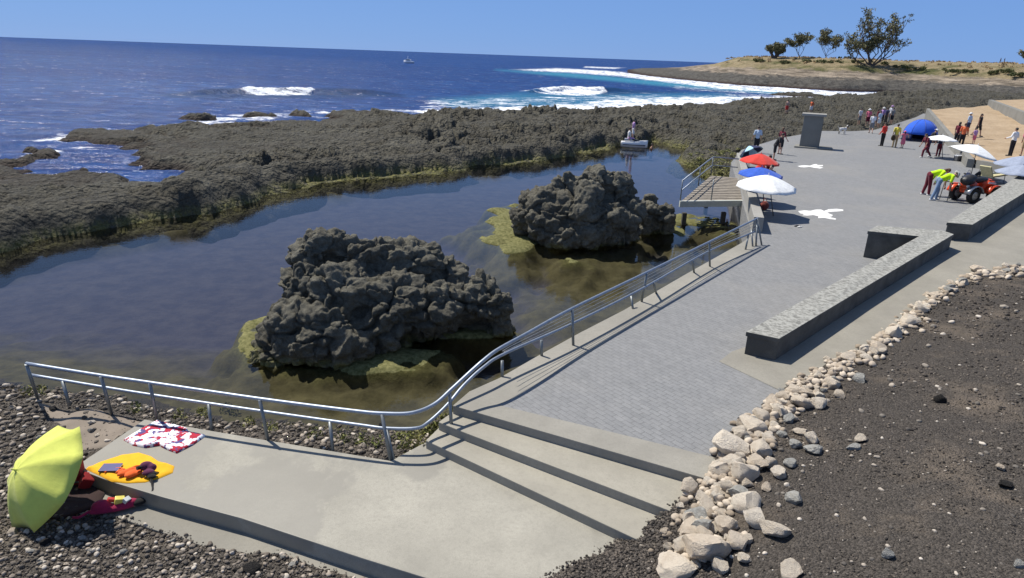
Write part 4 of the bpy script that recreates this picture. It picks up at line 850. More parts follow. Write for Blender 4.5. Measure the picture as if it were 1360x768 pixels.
z4 = lambda L: [(a / 2.494, 460 + b / 2.494) for a, b in L]
tw = cloth_sheet('beach_towel', z4([(410, 312), (470, 275), (520, 248), (570, 262), (620, 275), (628, 288), (682, 298), (640, 328), (585, 356), (555, 345), (525, 330), (480, 338), (440, 330)]), M_TOW, 'white towel with red and dark printed pattern by the railing', 'towel', .035, 5, wrinkle=.008)
pads = PP(z4([(410, 312), (520, 248), (682, 300), (585, 357)]), SZ)
cloth_sheet('beach_towel', z4([(283, 408), (330, 385), (400, 362), (460, 353), (500, 365), (530, 385), (578, 398), (572, 420), (530, 438), (480, 452), (420, 455), (370, 450), (320, 425)]), cloth('orange_yellow_towel', (.80, .42, .01), .06), 'bright orange yellow towel spread on the corner of the slab', 'towel', .014, 9, wrinkle=.013)
def on_slab(name, u, v, dz, rz, label, cat): return empty(name, slabpt(u, v, dz * .62), rz, label, cat)
e = on_slab('notebook', 147, 622, .075, .10, 'dark blue notebook lying on the yellow towel', 'notebook')
MB().box((0, 0, .012), (.27, .19, .022)).build('cover', plain('notebook_blue', (.035, .035, .16), .5), e, bevel=.004); MB().box((0.004, 0, .012), (.268, .180, .014)).build('pages', plain('paper', (.6, .58, .5)), e)
e = on_slab('swim_shorts', 172, 629, .07, 0, 'crumpled orange garment with straps on the yellow towel', 'clothing'); OR = cloth('orange_cloth', (.72, .12, .02))
mb = MB()
for (x, y, a, b, c2) in [(-.06, .0, .12, .06, .035), (.06, -.02, .13, .07, .04), (.0, .04, .10, .05, .05), (.13, .03, .07, .04, .03), (-.15, .03, .08, .03, .025)]: mb.ball((x, y, .02), (a, b, c2), Euler((.2 * random.random(), .1, random.random() * 2)).to_matrix())
remesh('garment', mb, .012, OR, e); MB().tube(spline([Vector((-.1, .05, .03)), Vector((-.2, .1, .02)), Vector((-.32, .06, .015)), Vector((-.36, -.02, .012))]), .010, 6).build('strap', OR, e); MB().tube(spline([Vector((.0, .08, .05)), Vector((.03, .15, .03)), Vector((.11, .17, .02)), Vector((.14, .08, .03))]), .010, 6).build('strap', OR, e)
e = on_slab('camera_bag', 197, 627, .07, .2, 'dark purple camera bag with a strap hanging over the slab edge', 'bag'); PU = cloth('purple_cloth', (.10, .02, .06)); BK = cloth('black_cloth', (.012, .011, .011))
mb = MB(); mb.ball((-.03, .05, .07), (.10, .07, .075)).ball((.05, .02, .06), (.07, .06, .06)).ball((.03, -.08, .04), (.09, .06, .05)); remesh('pouch', mb, .012, PU, e)
MB().tube([Vector((-.09, .0, .09)), Vector((-.13, -.04, .10))], .028, 10).build('lens', BK, e)
mb = MB(); mb.ball((.06, -.10, .03), (.09, .05, .035)).ball((.10, -.16, .02), (.06, .04, .03)); remesh('flap', mb, .01, BK, e)
MB().tube(spline([Vector((.06, -.12, .03)), Vector((.10, -.2, .0)), Vector((.14, -.30, -.045)), Vector((.17, -.40, -.05)), Vector((.16, -.44, -.065))]), .018, 6).build('strap', BK, e)
e = empty('beach_bag', P(100, 640, -.62), .2, 'red upright bag standing behind the yellow umbrella against the slab', 'bag'); RB = cloth('red_bag_cloth', (.26, .012, .014))
mb = MB(); mb.box((0, 0, .17), (.26, .17, .34)).ball((0, 0, .33), (.13, .085, .09)).ball((0, -.08, .13), (.10, .05, .10)); remesh('body', mb, .014, RB, e, 4)
MB().tube(spline([Vector((-.08, 0, .38)), Vector((-.06, 0, .5)), Vector((.06, 0, .5)), Vector((.08, 0, .38))]), .012, 6).build('handle', RB, e)
MB().box((.20, -.10, .07), (.16, .16, .20), Euler((.3, .5, .4)).to_matrix()).build('side_pocket', RB, e, bevel=.02)
e = empty('open_bag', P(152, 678, LZ + .02), .42, 'pink and dark open bag with packets beside the foot of the slab', 'bag'); PK = cloth('crimson_cloth', (.30, .015, .06))
mb = MB(); mb.ball((0, 0, .05), (.34, .085, .055)).ball((-.15, .02, .10), (.13, .09, .09)).ball((.2, .01, .07), (.12, .07, .06)); remesh('shell', mb, .014, PK, e, 3)
MB().box((.08, .02, .14), (.12, .08, .09), Euler((.2, .3, .2)).to_matrix()).build('packet', plain('yellow_packet', (.7, .6, .12), .4), e, bevel=.008)
MB().box((.17, .0, .13), (.09, .07, .07), Euler((.5, .1, .8)).to_matrix()).build('packet', plain('pale_packet', (.6, .62, .6), .4), e, bevel=.008)
MB().box((-.02, .05, .15), (.10, .06, .05), Euler((.1, .5, .3)).to_matrix()).build('packet', plain('red_packet', (.5, .05, .04), .4), e, bevel=.008)
mb = MB(); mb.ball((.31, .0, .06), (.10, .07, .05)); mb.build('end_pouch', BK, e)
MB().tube(spline([Vector((-.3, 0, .06)), Vector((-.42, -.04, .03)), Vector((-.5, .0, .02))]), .02, 6).build('strap', PK, e)
tag(cloth_sheet('umbrella_shadow', [(14, 668), (60, 650), (100, 632), (140, 655), (128, 676), (80, 690), (30, 690)], cloth('painted_shadow_dark', (.03, .014, .013)), 'dark painted shadow of the yellow umbrella on the pebbles', 'mat', .02, 3, z=-.68, wrinkle=.008), None)  # thin dark sheet added as the umbrella's shadow, its shade put into the colour

# ============================================================ people
SKIN = plain('skin_tan', (.42, .24, .16), .6, 0, .06); SKINP = plain('skin_pale', (.55, .35, .26), .6, 0, .06); HAIRD = plain('hair_dark', (.025, .017, .012), .6); HAIRB = plain('hair_brown', (.10, .055, .03), .6); M_EYE = plain('eye_dark', (.02, .02, .02), .3)
def J(pose='stand', sw=.0, arm=(.12, .12), bend=0.0, elbow=(.15, .15), armf=(0, 0), knee=(0, 0), hipf=(0, 0)):
    """joint positions for a 1.7 m figure facing -Y; arm = sideways raise, armf = forward raise (radians)"""
    j = {}
    hipz = .90
    if pose == 'sit': hipz = .47
    j['pel'] = Vector((0, 0, hipz))
    def fwd(p, piv, a): q = p - piv; return piv + Vector((q.x, q.y * math.cos(a) - q.z * math.sin(a), q.y * math.sin(a) + q.z * math.cos(a)))
    up = {'spine': .20, 'chest': .40, 'neck': .545, 'chin': .60, 'head': .69}
    for k, h in up.items(): j[k] = fwd(Vector((0, -.015 if k in ('head', 'chin') else 0, hipz + h)), j['pel'], bend)
    for s, n_ in ((1, 'R'), (-1, 'L')):
        i = 0 if s > 0 else 1
        sh = Vector((s * .175, 0, hipz + .50)); a = arm[i]; f = armf[i]
        d = Vector((s * math.sin(a), -math.sin(f) * math.cos(a), -math.cos(a) * math.cos(f))); el = sh + d * .29
        f2 = f + elbow[i]; d2 = Vector((s * math.sin(a) * .6, -math.sin(f2), -math.cos(f2))).normalized(); wr = el + d2 * .25; hd = wr + d2 * .09
        for k, p in (('sh', sh), ('el', el), ('wr', wr), ('hd', hd)): j[k + n_] = fwd(p, j['pel'], bend)
        hp = Vector((s * .09, 0, hipz - .02)); h = hipf[i]
        if pose == 'sit': h = 1.45; kn = 1.45
        else: kn = knee[i]
        dth = Vector((s * .02, -math.sin(h), -math.cos(h))).normalized(); k_ = hp + dth * .43
        ds = Vector((0, -math.sin(h - kn), -math.cos(h - kn))); an = k_ + ds * .41; toe = an + Vector((s * .03, -.15, -.045))
        for k, p in (('hp', hp), ('kn', k_), ('an', an), ('toe', toe)): j[k + n_] = p
    lo = min(j['anL'].z, j['anR'].z) - .06
    if pose != 'sit':
        for k in j: j[k] = j[k] - Vector((0, 0, lo))
    return j
def seg(mb, pts, rr, n=10):
    for a, b, r0, r1 in zip(pts[:-1], pts[1:], rr[:-1], rr[1:]):
        m = 5; mb.tube([a.lerp(b, t / m) for t in range(m + 1)], [r0 + (r1 - r0) * t / m for t in range(m + 1)], n)
    for p, r in zip(pts, rr): mb.ball(p, r, None, 10, 6)
def person(loc, face, label, top=None, legs=None, pose='stand', hgt=1.7, skin=None, hair=HAIRD, hat=None, sleeve='short', leglen='long', group=None, voxel=.022, shoes=None, extra=None, female=False, **kw):
    skin = skin or SKIN; j = J(pose, **kw); S = hgt / 1.7
    if pose == 'sit': pass
    root = empty('person', loc, face, label, 'person', group); root.scale = (S, S, S); L = lambda k: j[k]
    b = MB(); shw = .95 if female else 1.0
    seg(b, [L('pel'), L('spine'), L('chest'), L('neck')], [.125, .115, .135 * shw, .06]); seg(b, [L('hpL'), L('hpR')], [.085, .085]); seg(b, [L('shL'), L('neck').lerp(L('chest'), .3), L('shR')], [.055, .085, .055])
    seg(b, [L('neck'), L('chin')], [.052, .052]); hd = L('head'); fwdv = (Vector((0, -1, 0)) - (hd - L('neck')).normalized() * Vector((0, -1, 0)).dot((hd - L('neck')).normalized())).normalized(); upv = (hd - L('neck')).normalized()
    HM = Matrix((upv.cross(fwdv) * -1, fwdv * -1, upv)).transposed(); HM = HM if HM.determinant() > 0 else Matrix((upv.cross(fwdv), fwdv * -1, upv)).transposed()
    b.ball(hd + upv * .02, (.075, .092, .108), HM); b.ball(hd - upv * .05 + fwdv * .025, (.055, .06, .06), HM); b.ball(hd + fwdv * .098 - upv * .01, (.014, .022, .024), HM); b.ball(hd + upv.cross(fwdv) * .078, (.012, .02, .03), HM); b.ball(hd - upv.cross(fwdv) * .078, (.012, .02, .03), HM)
    for n_ in 'LR':
        seg(b, [L('sh' + n_), L('el' + n_), L('wr' + n_)], [.052, .041, .028]); seg(b, [L('hp' + n_), L('kn' + n_), L('an' + n_)], [.088, .058, .040]); seg(b, [L('an' + n_) - Vector((0, -.03, .02)), L('toe' + n_)], [.042, .032])
        d = (L('hd' + n_) - L('wr' + n_)).normalized(); sd_ = d.cross(Vector((0, 1, 0))); sd_ = sd_.normalized() if sd_.length > .1 else Vector((1, 0, 0)); pl_ = sd_.cross(d)
        b.ball(L('wr' + n_) + d * .05, (.04, .045, .05))
    body = remesh('body', b, voxel, skin, root, 2)
    h = MB(); s_ = 1
    for n_ in 'LR':                          # four fingers and a thumb, rooted in the palm
        d = (L('hd' + n_) - L('wr' + n_)).normalized(); ax = Vector((0, -1, 0)) - d * Vector((0, -1, 0)).dot(d); ax = ax.normalized() if ax.length > .1 else Vector((1, 0, 0)); nn_ = d.cross(ax) * (1 if n_ == 'L' else -1); c = L('wr' + n_) + d * .06
        for q, (off, ln) in enumerate(((-.027, .058), (-.009, .072), (.009, .078), (.027, .068))):
            a = c + ax * off; h.tube([a, a + d * ln * .5 + nn_ * .004, a + d * ln + nn_ * .022], [.0095, .009, .0075], 6)
        h.tube([c + ax * .03 - d * .03, c + ax * .052 + d * .005, c + ax * .056 + d * .035], [.012, .010, .008], 6)
    bm = bmesh.new(); bm.from_mesh(body.data); t_ = bpy.data.meshes.new('t'); t_.from_pydata(h.v, [], h.f); bm.from_mesh(t_); bm.to_mesh(body.data); bm.free(); bpy.data.meshes.remove(t_)
    body.data.polygons.foreach_set('use_smooth', [True] * len(body.data.polygons))
    body.data.materials.append(M_EYE)
    if top is not None:
        t = MB(); seg(t, [L('pel') + (L('spine') - L('pel')) * .05, L('spine'), L('chest'), L('neck').lerp(L('chest'), .35)], [.138, .130, .150 * shw, .10]); seg(t, [L('shL'), L('neck').lerp(L('chest'), .35), L('shR')], [.068, .098, .068])
        for n_ in 'LR':
            if sleeve == 'none': continue
            e_ = L('sh' + n_).lerp(L('el' + n_), .8)
            seg(t, [L('sh' + n_), e_], [.068, .062]) if sleeve == 'short' else seg(t, [L('sh' + n_), L('el' + n_), L('wr' + n_)], [.068, .056, .042])
        remesh('shirt', t, voxel, top, root, 2)
    if legs is not None:
        t = MB(); seg(t, [L('pel') + (L('spine') - L('pel')) * .3, L('pel')], [.132, .14]); seg(t, [L('hpL'), L('hpR')], [.10, .10])
        for n_ in 'LR':
            if leglen == 'long': seg(t, [L('hp' + n_), L('kn' + n_), L('an' + n_)], [.104, .076, .060])
            elif leglen == 'skirt': seg(t, [L('hp' + n_), L('hp' + n_).lerp(L('kn' + n_), .9)], [.12, .15])
            else: seg(t, [L('hp' + n_), L('hp' + n_).lerp(L('kn' + n_), .85)], [.104, .090])
        remesh('trousers' if leglen == 'long' else ('skirt' if leglen == 'skirt' else 'shorts'), t, voxel, legs, root, 2)
    if hair is not None:
        t = MB(); t.ball(hd + upv * .045 - fwdv * .018, (.086, .095, .098), HM); 
        if female: t.ball(hd - upv * .06 - fwdv * .06, (.075, .05, .11), HM)
        remesh('hair', t, voxel * .8, hair, root, 1)
    if hat is not None:
        t = MB(); t.ball(hd + upv * .07, (.098, .108, .085), HM); t.lathe([(.09, .06), (.17, .045), (.17, .035), (.09, .045)], 16, HM, hd); t.build('hat', hat, root)
    for n_ in 'LR':
        t = MB(); seg(t, [L('an' + n_) + Vector((0, .03, -.03)), L('toe' + n_)], [.048, .042]); t.build('shoe', shoes or plain('dark_shoe', (.03, .028, .026), .6), root)
        ey = MB().ball(hd + fwdv * .086 + upv * .015 + upv.cross(fwdv) * (.03 if n_ == 'L' else -.03), .011, None, 8, 6); ey.build('eye', M_EYE, root)
    return root, j
cw = cloth('white_cloth', (.72, .72, .72)); crd = cloth('red_shirt_cloth', (.62, .05, .04)); cbk = cloth('black_trouser_cloth', (.02, .02, .024)); cye = cloth('yellow_shirt_cloth', (.70, .60, .08)); cpk = cloth('pink_cloth', (.68, .16, .24)); cbl = cloth('blue_shirt_cloth', (.20, .32, .52)); cjn = cloth('denim_cloth', (.17, .25, .38)); cmr = cloth('maroon_cloth', (.13, .015, .03)); cng = cloth('neon_green_cloth', (.50, .78, .01)); cor = cloth('orange_shirt_cloth', (.72, .16, .06)); cgy = cloth('grey_cloth', (.22, .22, .22)); ckh = cloth('khaki_cloth', (.40, .30, .17)); cnv = cloth('navy_cloth', (.02, .03, .08)); wsh = plain('white_shoe', (.7, .7, .68), .6); clb = cloth('pale_blue_shirt_cloth', (.45, .55, .68)); cgh = cloth('grey_hat_cloth', (.45, .46, .44)); clv = cloth('lilac_cloth', (.42, .25, .48))
G1 = 'group of people gathered at the edge of the rocks'
person(P(1140, 166, 0), R(20), 'person in a white top standing leftmost of the group by the rocks', cw, cgy, leglen='short', group=G1, hgt=1.65)
person(P(1151, 168, 0), R(-30), 'person with a pale hat and pink top by the rocks', cpk, cmr, hat=cw, leglen='short', group=G1, female=True)
person(P(1156, 177, 0), R(160), 'person in white top and dark shorts nearest of the group by the rocks', cw, cgy, leglen='short', sw=.1, group=G1, hipf=(.2, -.2), knee=(.05, .25), skin=SKINP)
person(P(1163, 168, 0), R(60), 'person in a red top standing in the middle of the group by the rocks', cmr, cnv, group=G1, leglen='short', female=True)
person(P(1166, 170, 0), R(200), 'person with pale blue shirt and white shorts in the group by the rocks', clb, cw, leglen='short', group=G1, hgt=1.6)
person(P(1170, 165, 0), R(-60), 'person in lilac top at the back of the group by the rocks', clv, cbk, group=G1, hat=cw)
person(P(1175, 165, 0), R(100), 'person in dark clothes near the right side of the group by the rocks', cnv, cbk, group=G1)
person(P(1181, 163, 0), R(-40), 'tall person in white hat and grey shirt rightmost of the group by the rocks', cw, cgy, hat=clv, group=G1, hgt=1.8)
person(P(1183, 165, 0), R(190), 'person in black shorts standing close to the tall person in a white hat', cgy, cbk, leglen='short', group=G1, hgt=1.65)
person(P(1170.5, 194, 0), R(205), 'person in a red jacket and black trousers standing alone on the plaza', crd, cbk, sleeve='long', arm=(.2, .2), elbow=(.6, .6))
_, _ = person(P(1187, 196, 0), R(170), 'person in a yellow shirt and khaki trousers carrying a dark bag', cye, ckh, arm=(.15, .2))
bg = empty('shoulder_bag', P(1183.5, 196, 0) + Vector((0, 0, .72)), .3, 'dark brown bag hanging beside the person in the yellow shirt', 'bag'); mb = MB(); mb.ball((0, 0, 0), (.20, .10, .22)); remesh('pouch', mb, .02, cloth('brown_bag_cloth', (.06, .04, .02)), bg); MB().tube(spline([Vector((-.12, 0, .15)), Vector((0, 0, .6)), Vector((.12, 0, .15))]), .014, 6).build('strap', cloth('brown_bag_cloth', (.06, .04, .02)), bg)
person(P(1197.5, 197, 0), R(195), 'child in a pink dress stretching out both arms beside the person in yellow', cpk, cpk, leglen='skirt', hgt=1.25, arm=(1.2, 1.35), hat=cpk, female=True, skin=SKINP)
person(P(1231, 203, 0), R(80), 'person in dark clothes and a white cap stooping in front of the blue tent', cbk, cnv, hat=cw, bend=.4, arm=(.1, .1), armf=(.5, .5))
person(P(1228, 209, 0), R(-80), 'person in maroon trousers lunging beside the small white umbrella', cmr, cmr, hipf=(.75, -.55), knee=(.7, .15), bend=.35, shoes=wsh, armf=(.6, .6))
person(P(1245, 208, 0), R(170), 'person in a blue top and patterned trousers under the small white umbrella', cnv, cmr, hgt=1.5, bend=.3, arm=(.3, .3), elbow=(.9, .9))
person(P(1275, 196, .35), R(150), 'person in an orange shirt standing at the edge of the sand', cor, cbk, arm=(.15, .3), elbow=(.8, .5), hair=HAIRB)
person(P(1268, 194, .35), R(120), 'person in maroon clothes standing next to the person in the orange shirt', cmr, cbk, female=True)
person(P(1283, 179, .78), R(-150), 'person in a white cap, pale blue shirt and navy shorts on the sand', clb, cnv, hat=cw, leglen='short', arm=(.2, .5), skin=SKIN)
person(P(1297, 181, .85), R(30), 'person in a black swimsuit walking on the sand', cbk, cbk, leglen='short', sleeve='none', hipf=(.3, -.3), knee=(.1, .3), female=True)
person(P(1292, 192, .62), R(190), 'child in a lilac top on the sand below the person in black', clv, cpk, leglen='short', hgt=1.15, skin=SKINP)
person(P(1341, 207, .66), R(200), 'person in a white long sleeved shirt and dark trousers on the sand', cw, cbk, sleeve='long', arm=(.5, .5), elbow=(1.2, 1.2))
person(P(1358, 207, .66), R(150), 'person in a pinkish top at the right edge of the sand', cpk, ckh, female=True, leglen='short')
person(P(1229, 259, 0), R(80), 'person bending forward in neon green shirt and maroon trousers beside the quad bike', cng, cmr, bend=1.25, arm=(.1, .1), armf=(.55, .55), elbow=(.3, .3), hipf=(-.05, .12), knee=(.15, .05), shoes=wsh, hgt=1.8, voxel=.016, hair=HAIRB, female=True, sleeve='long')
person(P(1241, 266, 0), R(85), 'person bending forward in neon green shirt, blue jeans and a grey cap', cng, cjn, bend=1.15, arm=(.1, .1), armf=(.9, .9), elbow=(.35, .3), hipf=(.25, -.2), knee=(.3, .1), shoes=wsh, hat=cgh, hgt=1.75, voxel=.016, sleeve='short')
person(P(1003, 203, 0), R(170), 'person in a pale blue shirt and dark shorts at the far end of the parapet', clb, cbk, leglen='short', arm=(.25, .2), elbow=(.5, .5))
person(P(1035, 205, 0), R(120), 'person in a white top beside the red umbrella, facing left', cmr, cbk, arm=(.2, .4), elbow=(.9, .6), leglen='short', skin=SKINP, hair=HAIRB, female=True)
person(P(1027, 213, 0), R(70), 'person in black bending behind the red umbrella', cbk, cbk, bend=.45, armf=(.5, .5), leglen='short')
person(P(1004, 262, 0), R(-110), 'person sitting in the shade of the white umbrella against the parapet', cbk, cbk, pose='sit', leglen='short', sleeve='none')
person(P(1018, 240, 0), R(-90), 'person sitting in the shade of the red umbrella', cmr, cnv, pose='sit', leglen='short')
person(P(1020, 256, 0), R(-60), 'person sitting under the blue umbrella', cnv, cgy, pose='sit', leglen='short', skin=SKINP)
def reef_pt(u, v):
    uu, vv = proj(rx, ry, rz); k = np.argmin(((uu - u) ** 2 + (vv - v) ** 2).ravel()); return Vector((rx.ravel()[k], ry.ravel()[k], rz.ravel()[k]))
person(reef_pt(1045, 150), R(170), 'bather with bare torso standing on the reef left of the grey pillar', None, crd, leglen='short', skin=SKINP)
person(reef_pt(1077, 151), R(140), 'person in an orange top on the reef behind the grey pillar', cor, cw, leglen='short', skin=SKINP, armf=(.6, .2))
hp_ = on_head(1329, 79); person(hp_, R(30), 'walker in dark clothes on the crest of the headland', cbk, cbk, hipf=(.3, -.3), knee=(.05, .3)); person(hp_ + Vector((1.3, 0, -.05)), R(30), 'walker in grey trousers beside the other walker on the headland crest', cbk, cgy)

# two people on a small white boat at the far shore of the pool, and a swimmer
def hull(mb, Lh, W, H, n=14):
    V = []; 
    for i in range(n + 1):
        s = i / n; w = W / 2 * (1 - max(0, (s - .45) / .55) ** 2.2) * (1 if i < n else .02); x = (s - .5) * Lh; sh = H * (.85 + .35 * s * s)
        V += [(x, -w, sh), (x, -w * .82, H * .30), (x, -w * .35, 0 + .25 * H * max(0, s - .7)), (x, w * .35, 0 + .25 * H * max(0, s - .7)), (x, w * .82, H * .30), (x, w, sh)]
    Fs = [(6 * i + k, 6 * i + k + 1, 6 * i + 7 + k, 6 * i + 6 + k) for i in range(n) for k in range(5)] + [(6 * i, 6 * i + 6, 6 * i + 11, 6 * i + 5) for i in range(n)] + [(0, 5, 4, 3, 2, 1)]
    mb.add(V, Fs, True); return mb
M_GEL = plain('white_hull', (.78, .79, .80), .25, 0, .04); M_GLASSD = plain('dark_window', (.03, .035, .05), .1)
c = P(842, 196, WATER); bt = empty('small_boat', c, R(-12), 'small white boat with two people on it at the far edge of the pool', 'boat')
bt.scale = (.85, .9, 1.05)
hull(MB(), 2.5, .95, .50).build('hull', M_GEL, bt, bevel=0); MB().box((.1, 0, .56), (.7, .5, .10), Euler((0, .25, 0)).to_matrix()).build('windscreen', M_GLASSD, bt, bevel=.02); MB().box((-.55, 0, .58), (.8, .42, .16)).build('seat', plain('boat_seat', (.35, .36, .4), .6), bt, bevel=.03); MB().box((0, 0, .22), (2.1, .985, .05)).build('stripe', plain('dark_stripe', (.03, .03, .05), .4), bt)
person(c + Vector((-.45, .1, .26)), R(80), 'person in a white top sitting on the back of the small white boat', cw, clv, pose='sit', leglen='short', sleeve='short', group='people on the small white boat'); person(c + Vector((-.15, .15, .62)), R(95), 'taller person in a lilac top behind the one sitting on the small boat', clv, cw, hgt=1.55, leglen='short', group='people on the small white boat', skin=SKINP)
sw_, _ = person(P(865.5, 196, WATER) - Vector((0, 0, 1.42)), R(60), 'swimmer with only head and shoulders above the pool beside the small boat', None, cnv, leglen='short', arm=(1.2, 1.2))

# motor cruiser far out
c = P(543, 84, WATER); bt = empty('motor_cruiser', c, R(170), 'white motor cruiser far out on the open sea', 'boat'); LC = 6.4
hull(MB(), LC, 2.3, 1.25).build('hull', M_GEL, bt); MB().box((.2, 0, 1.75), (2.9, 1.7, .95)).build('cabin', M_GEL, bt, bevel=.15); MB().box((.25, 0, 1.85), (2.7, 1.74, .42)).build('window_band', M_GLASSD, bt, bevel=.05); MB().box((.4, 0, 2.35), (2.0, 1.6, .12)).build('roof', M_GEL, bt, bevel=.03)
MB().tube([Vector((.6, 0, 2.3)), Vector((.5, 0, 4.1))], .07).tube([Vector((.5, -.5, 3.5)), Vector((.5, .5, 3.5))], .05).build('mast', M_GEL, bt); MB().tube([Vector((2.9, -.9, 1.4)), Vector((2.9, -.9, 2.0)), Vector((-.2, -1.0, 1.9))], .04).build('side_rail', M_RAIL, bt)

# dog
c = P(1118, 178.5, 0); dg_ = empty('dog', c, R(100), 'white dog with dark patches standing on the plaza near the rocks', 'dog'); b = MB()
seg(b, [Vector((.0, -.26, .50)), Vector((0, 0, .48)), Vector((0, .26, .48))], [.125, .115, .10]); seg(b, [Vector((0, -.28, .54)), Vector((0, -.40, .66))], [.085, .06]); seg(b, [Vector((0, -.42, .70)), Vector((0, -.58, .65))], [.075, .035]); seg(b, [Vector((0, .32, .52)), Vector((0, .48, .62)), Vector((0, .55, .74))], [.03, .022, .012])
for x in (-.07, .07):
    seg(b, [Vector((x, -.24, .44)), Vector((x, -.22, .24)), Vector((x, -.25, .03)), Vector((x, -.29, .02))], [.055, .035, .024, .022]); seg(b, [Vector((x, .24, .44)), Vector((x, .18, .30)), Vector((x, .31, .18)), Vector((x, .28, .03)), Vector((x, .24, .02))], [.075, .045, .028, .023, .022]); b.ball((x * .75, -.40, .78), (.02, .03, .05))
n = NT('dog_coat'); f = n.noise(n.objc(), 3.2, 2); dm = n.fin(n.mix(n.mrange(f, .50, .54), (.7, .68, .64), (.03, .025, .02)), .8); remesh('body', b, .02, dm, dg_, 2)
MB().tube([Vector((.065 * math.cos(t), -.36 + .03 * math.sin(t), .60 + .05 * math.sin(t))) for t in np.linspace(0, 6.28, 13)], .012, 6).build('collar', crd, dg_)

# ============================================================ blue tent
p = P(1220, 187, 0); tent = empty('beach_tent', p, R(-15), 'blue dome beach tent with an open dark front on the plaza', 'tent'); r = 1.30; V = []; nA, nZ = 48, 10
for j in range(nZ + 1):
    s = j / nZ
    for i in range(nA):
        a = 2 * math.pi * i / nA; fr = (i % 6) / 6; k = 1 - .05 * 4 * fr * (1 - fr) * s; V.append((r * math.sin(s * 1.5) * k * math.cos(a), r * math.sin(s * 1.5) * k * math.sin(a), .48 + 1.25 * math.cos(s * 1.5)))
Fs = [(j * nA + i, j * nA + (i + 1) % nA, (j + 1) * nA + (i + 1) % nA, (j + 1) * nA + i) for j in range(nZ) for i in range(nA)]
me = bpy.data.meshes.new('canopy'); me.from_pydata(V, [], Fs); me.polygons.foreach_set('use_smooth', [True] * len(Fs)); cn = link('canopy', me, cloth('tent_blue_cloth', (.025, .11, .58)), tent); cn.modifiers.new('thickness', 'SOLIDIFY').thickness = .01
Vw = []; 
for j in range(2):
    for i in range(35):
        a = R(-20) + R(250) * i / 34; Vw.append((r * .985 * math.cos(a), r * .985 * math.sin(a), .02 + .50 * j))
me = bpy.data.meshes.new('skirt'); me.from_pydata(Vw, [], [(i, i + 1, 36 + i, 35 + i) for i in range(34)]); me.polygons.foreach_set('use_smooth', [True] * 34); sk = link('skirt', me, cloth('tent_dark_cloth', (.015, .02, .06)), tent); sk.modifiers.new('thickness', 'SOLIDIFY').thickness = .01
for i in range(8):
    a = 2 * math.pi * i / 8; MB().tube([Vector((r * math.sin(s * 1.5) * math.cos(a) * 1.006, r * math.sin(s * 1.5) * math.sin(a) * 1.006, .485 + 1.255 * math.cos(s * 1.5))) for s in np.linspace(0, 1, 9)] + [Vector((r * 1.02 * math.cos(a), r * 1.02 * math.sin(a), 0))], .018, 6).build('pole', plain('tent_pole', (.02, .04, .2), .4), tent)
MB().prism([(-1.2, -1.2, .025), (1.2, -1.2, .025), (1.2, 1.2, .025), (-1.2, 1.2, .025)], .004).build('ground_sheet', cloth('tent_dark_cloth', (.015, .02, .06)), tent)

# ============================================================ quad bike
RED = plain('orange_red_plastic', (.62, .07, .02), .35, 0, .05); TYRE = plain('tyre_rubber', (.02, .02, .02), .85); STEEL = plain('bike_metal', (.35, .35, .36), .35, .8); BLKP = plain('black_plastic', (.018, .018, .02), .5)
p0 = P(1290, 270, 0); hd_ = R(20); qb = empty('quad_bike', p0, hd_, 'orange red quad bike with black seat parked behind the stone wall', 'quad bike')
def wheel(x, y, r=.34, w=.20):
    root = MB().lathe([(r * .55, -w / 2), (r * .93, -w / 2), (r, -w * .3), (r, w * .3), (r * .93, w / 2), (r * .55, w / 2), (r * .55, -w / 2)], 28, Euler((math.pi / 2, 0, 0)).to_matrix()).build('wheel', TYRE, qb); root.location = (x, y, r)
    MB().lathe([(.02, -w * .42), (r * .2, -w * .44), (r * .25, -w * .30), (r * .5, -w * .36), (r * .56, -w * .46), (r * .56, w * .46), (r * .2, w * .42), (.02, w * .42)], 24, Euler((math.pi / 2, 0, 0)).to_matrix()).build('rim', plain('wheel_rim', (.5, .5, .5), .4, .6), root)
for x in (0, 1.25):
    for y in (0, .85): wheel(x, y)
def fender(x, y):
    V = []; 
    for i in range(10):
        a = math.pi * (.05 + .9 * i / 9)
        for w in (-.15, .15): V.append((x + .46 * math.cos(a), y + w, .36 + .42 * math.sin(a)))
    me = bpy.data.meshes.new('fender'); me.from_pydata(V, [], [(2 * i, 2 * i + 1, 2 * i + 3, 2 * i + 2) for i in range(9)]); me.polygons.foreach_set('use_smooth', [True] * 9); f = link('fender', me, STEEL if x == 0 and y == 0 else RED, qb); f.modifiers.new('thickness', 'SOLIDIFY').thickness = .025
for x in (0, 1.25):
    for y in (0, .85): fender(x, y)
mb = MB(); mb.box((.62, .42, .55), (1.5, .50, .28)).ball((.1, .42, .78), (.36, .34, .22)).ball((1.15, .42, .82), (.45, .38, .2)).box((.28, .42, .45), (.5, .7, .3)); remesh('body', mb, .03, RED, qb, 5)
mb = MB(); mb.ball((.72, .42, .98), (.52, .22, .14)).ball((.55, .42, .95), (.36, .20, .13)); remesh('seat', mb, .03, BLKP, qb, 3)
mb = MB(); mb.ball((-.18, .30, .98), (.36, .28, .22)).ball((-.05, .3, 1.08), (.3, .26, .18)); remesh('front_bag', mb, .03, BLKP, qb, 3)
MB().tube([Vector((.22, .42, .8)), Vector((.12, .42, 1.12))], .03).tube([Vector((.15, .05, 1.20)), Vector((.10, .25, 1.13)), Vector((.10, .6, 1.13)), Vector((.15, .80, 1.20))], .02).build('handlebar', BLKP, qb)
for y in (.05, .72): MB().tube([Vector((.16, y, 1.2)), Vector((.18, y + .1, 1.21))], .03).build('grip', TYRE, qb)
for y in (.22, .62): MB().ball((-.2, y, .74), (.05, .07, .07)).build('headlight', plain('lamp_glass', (.7, .7, .7), .1), qb)
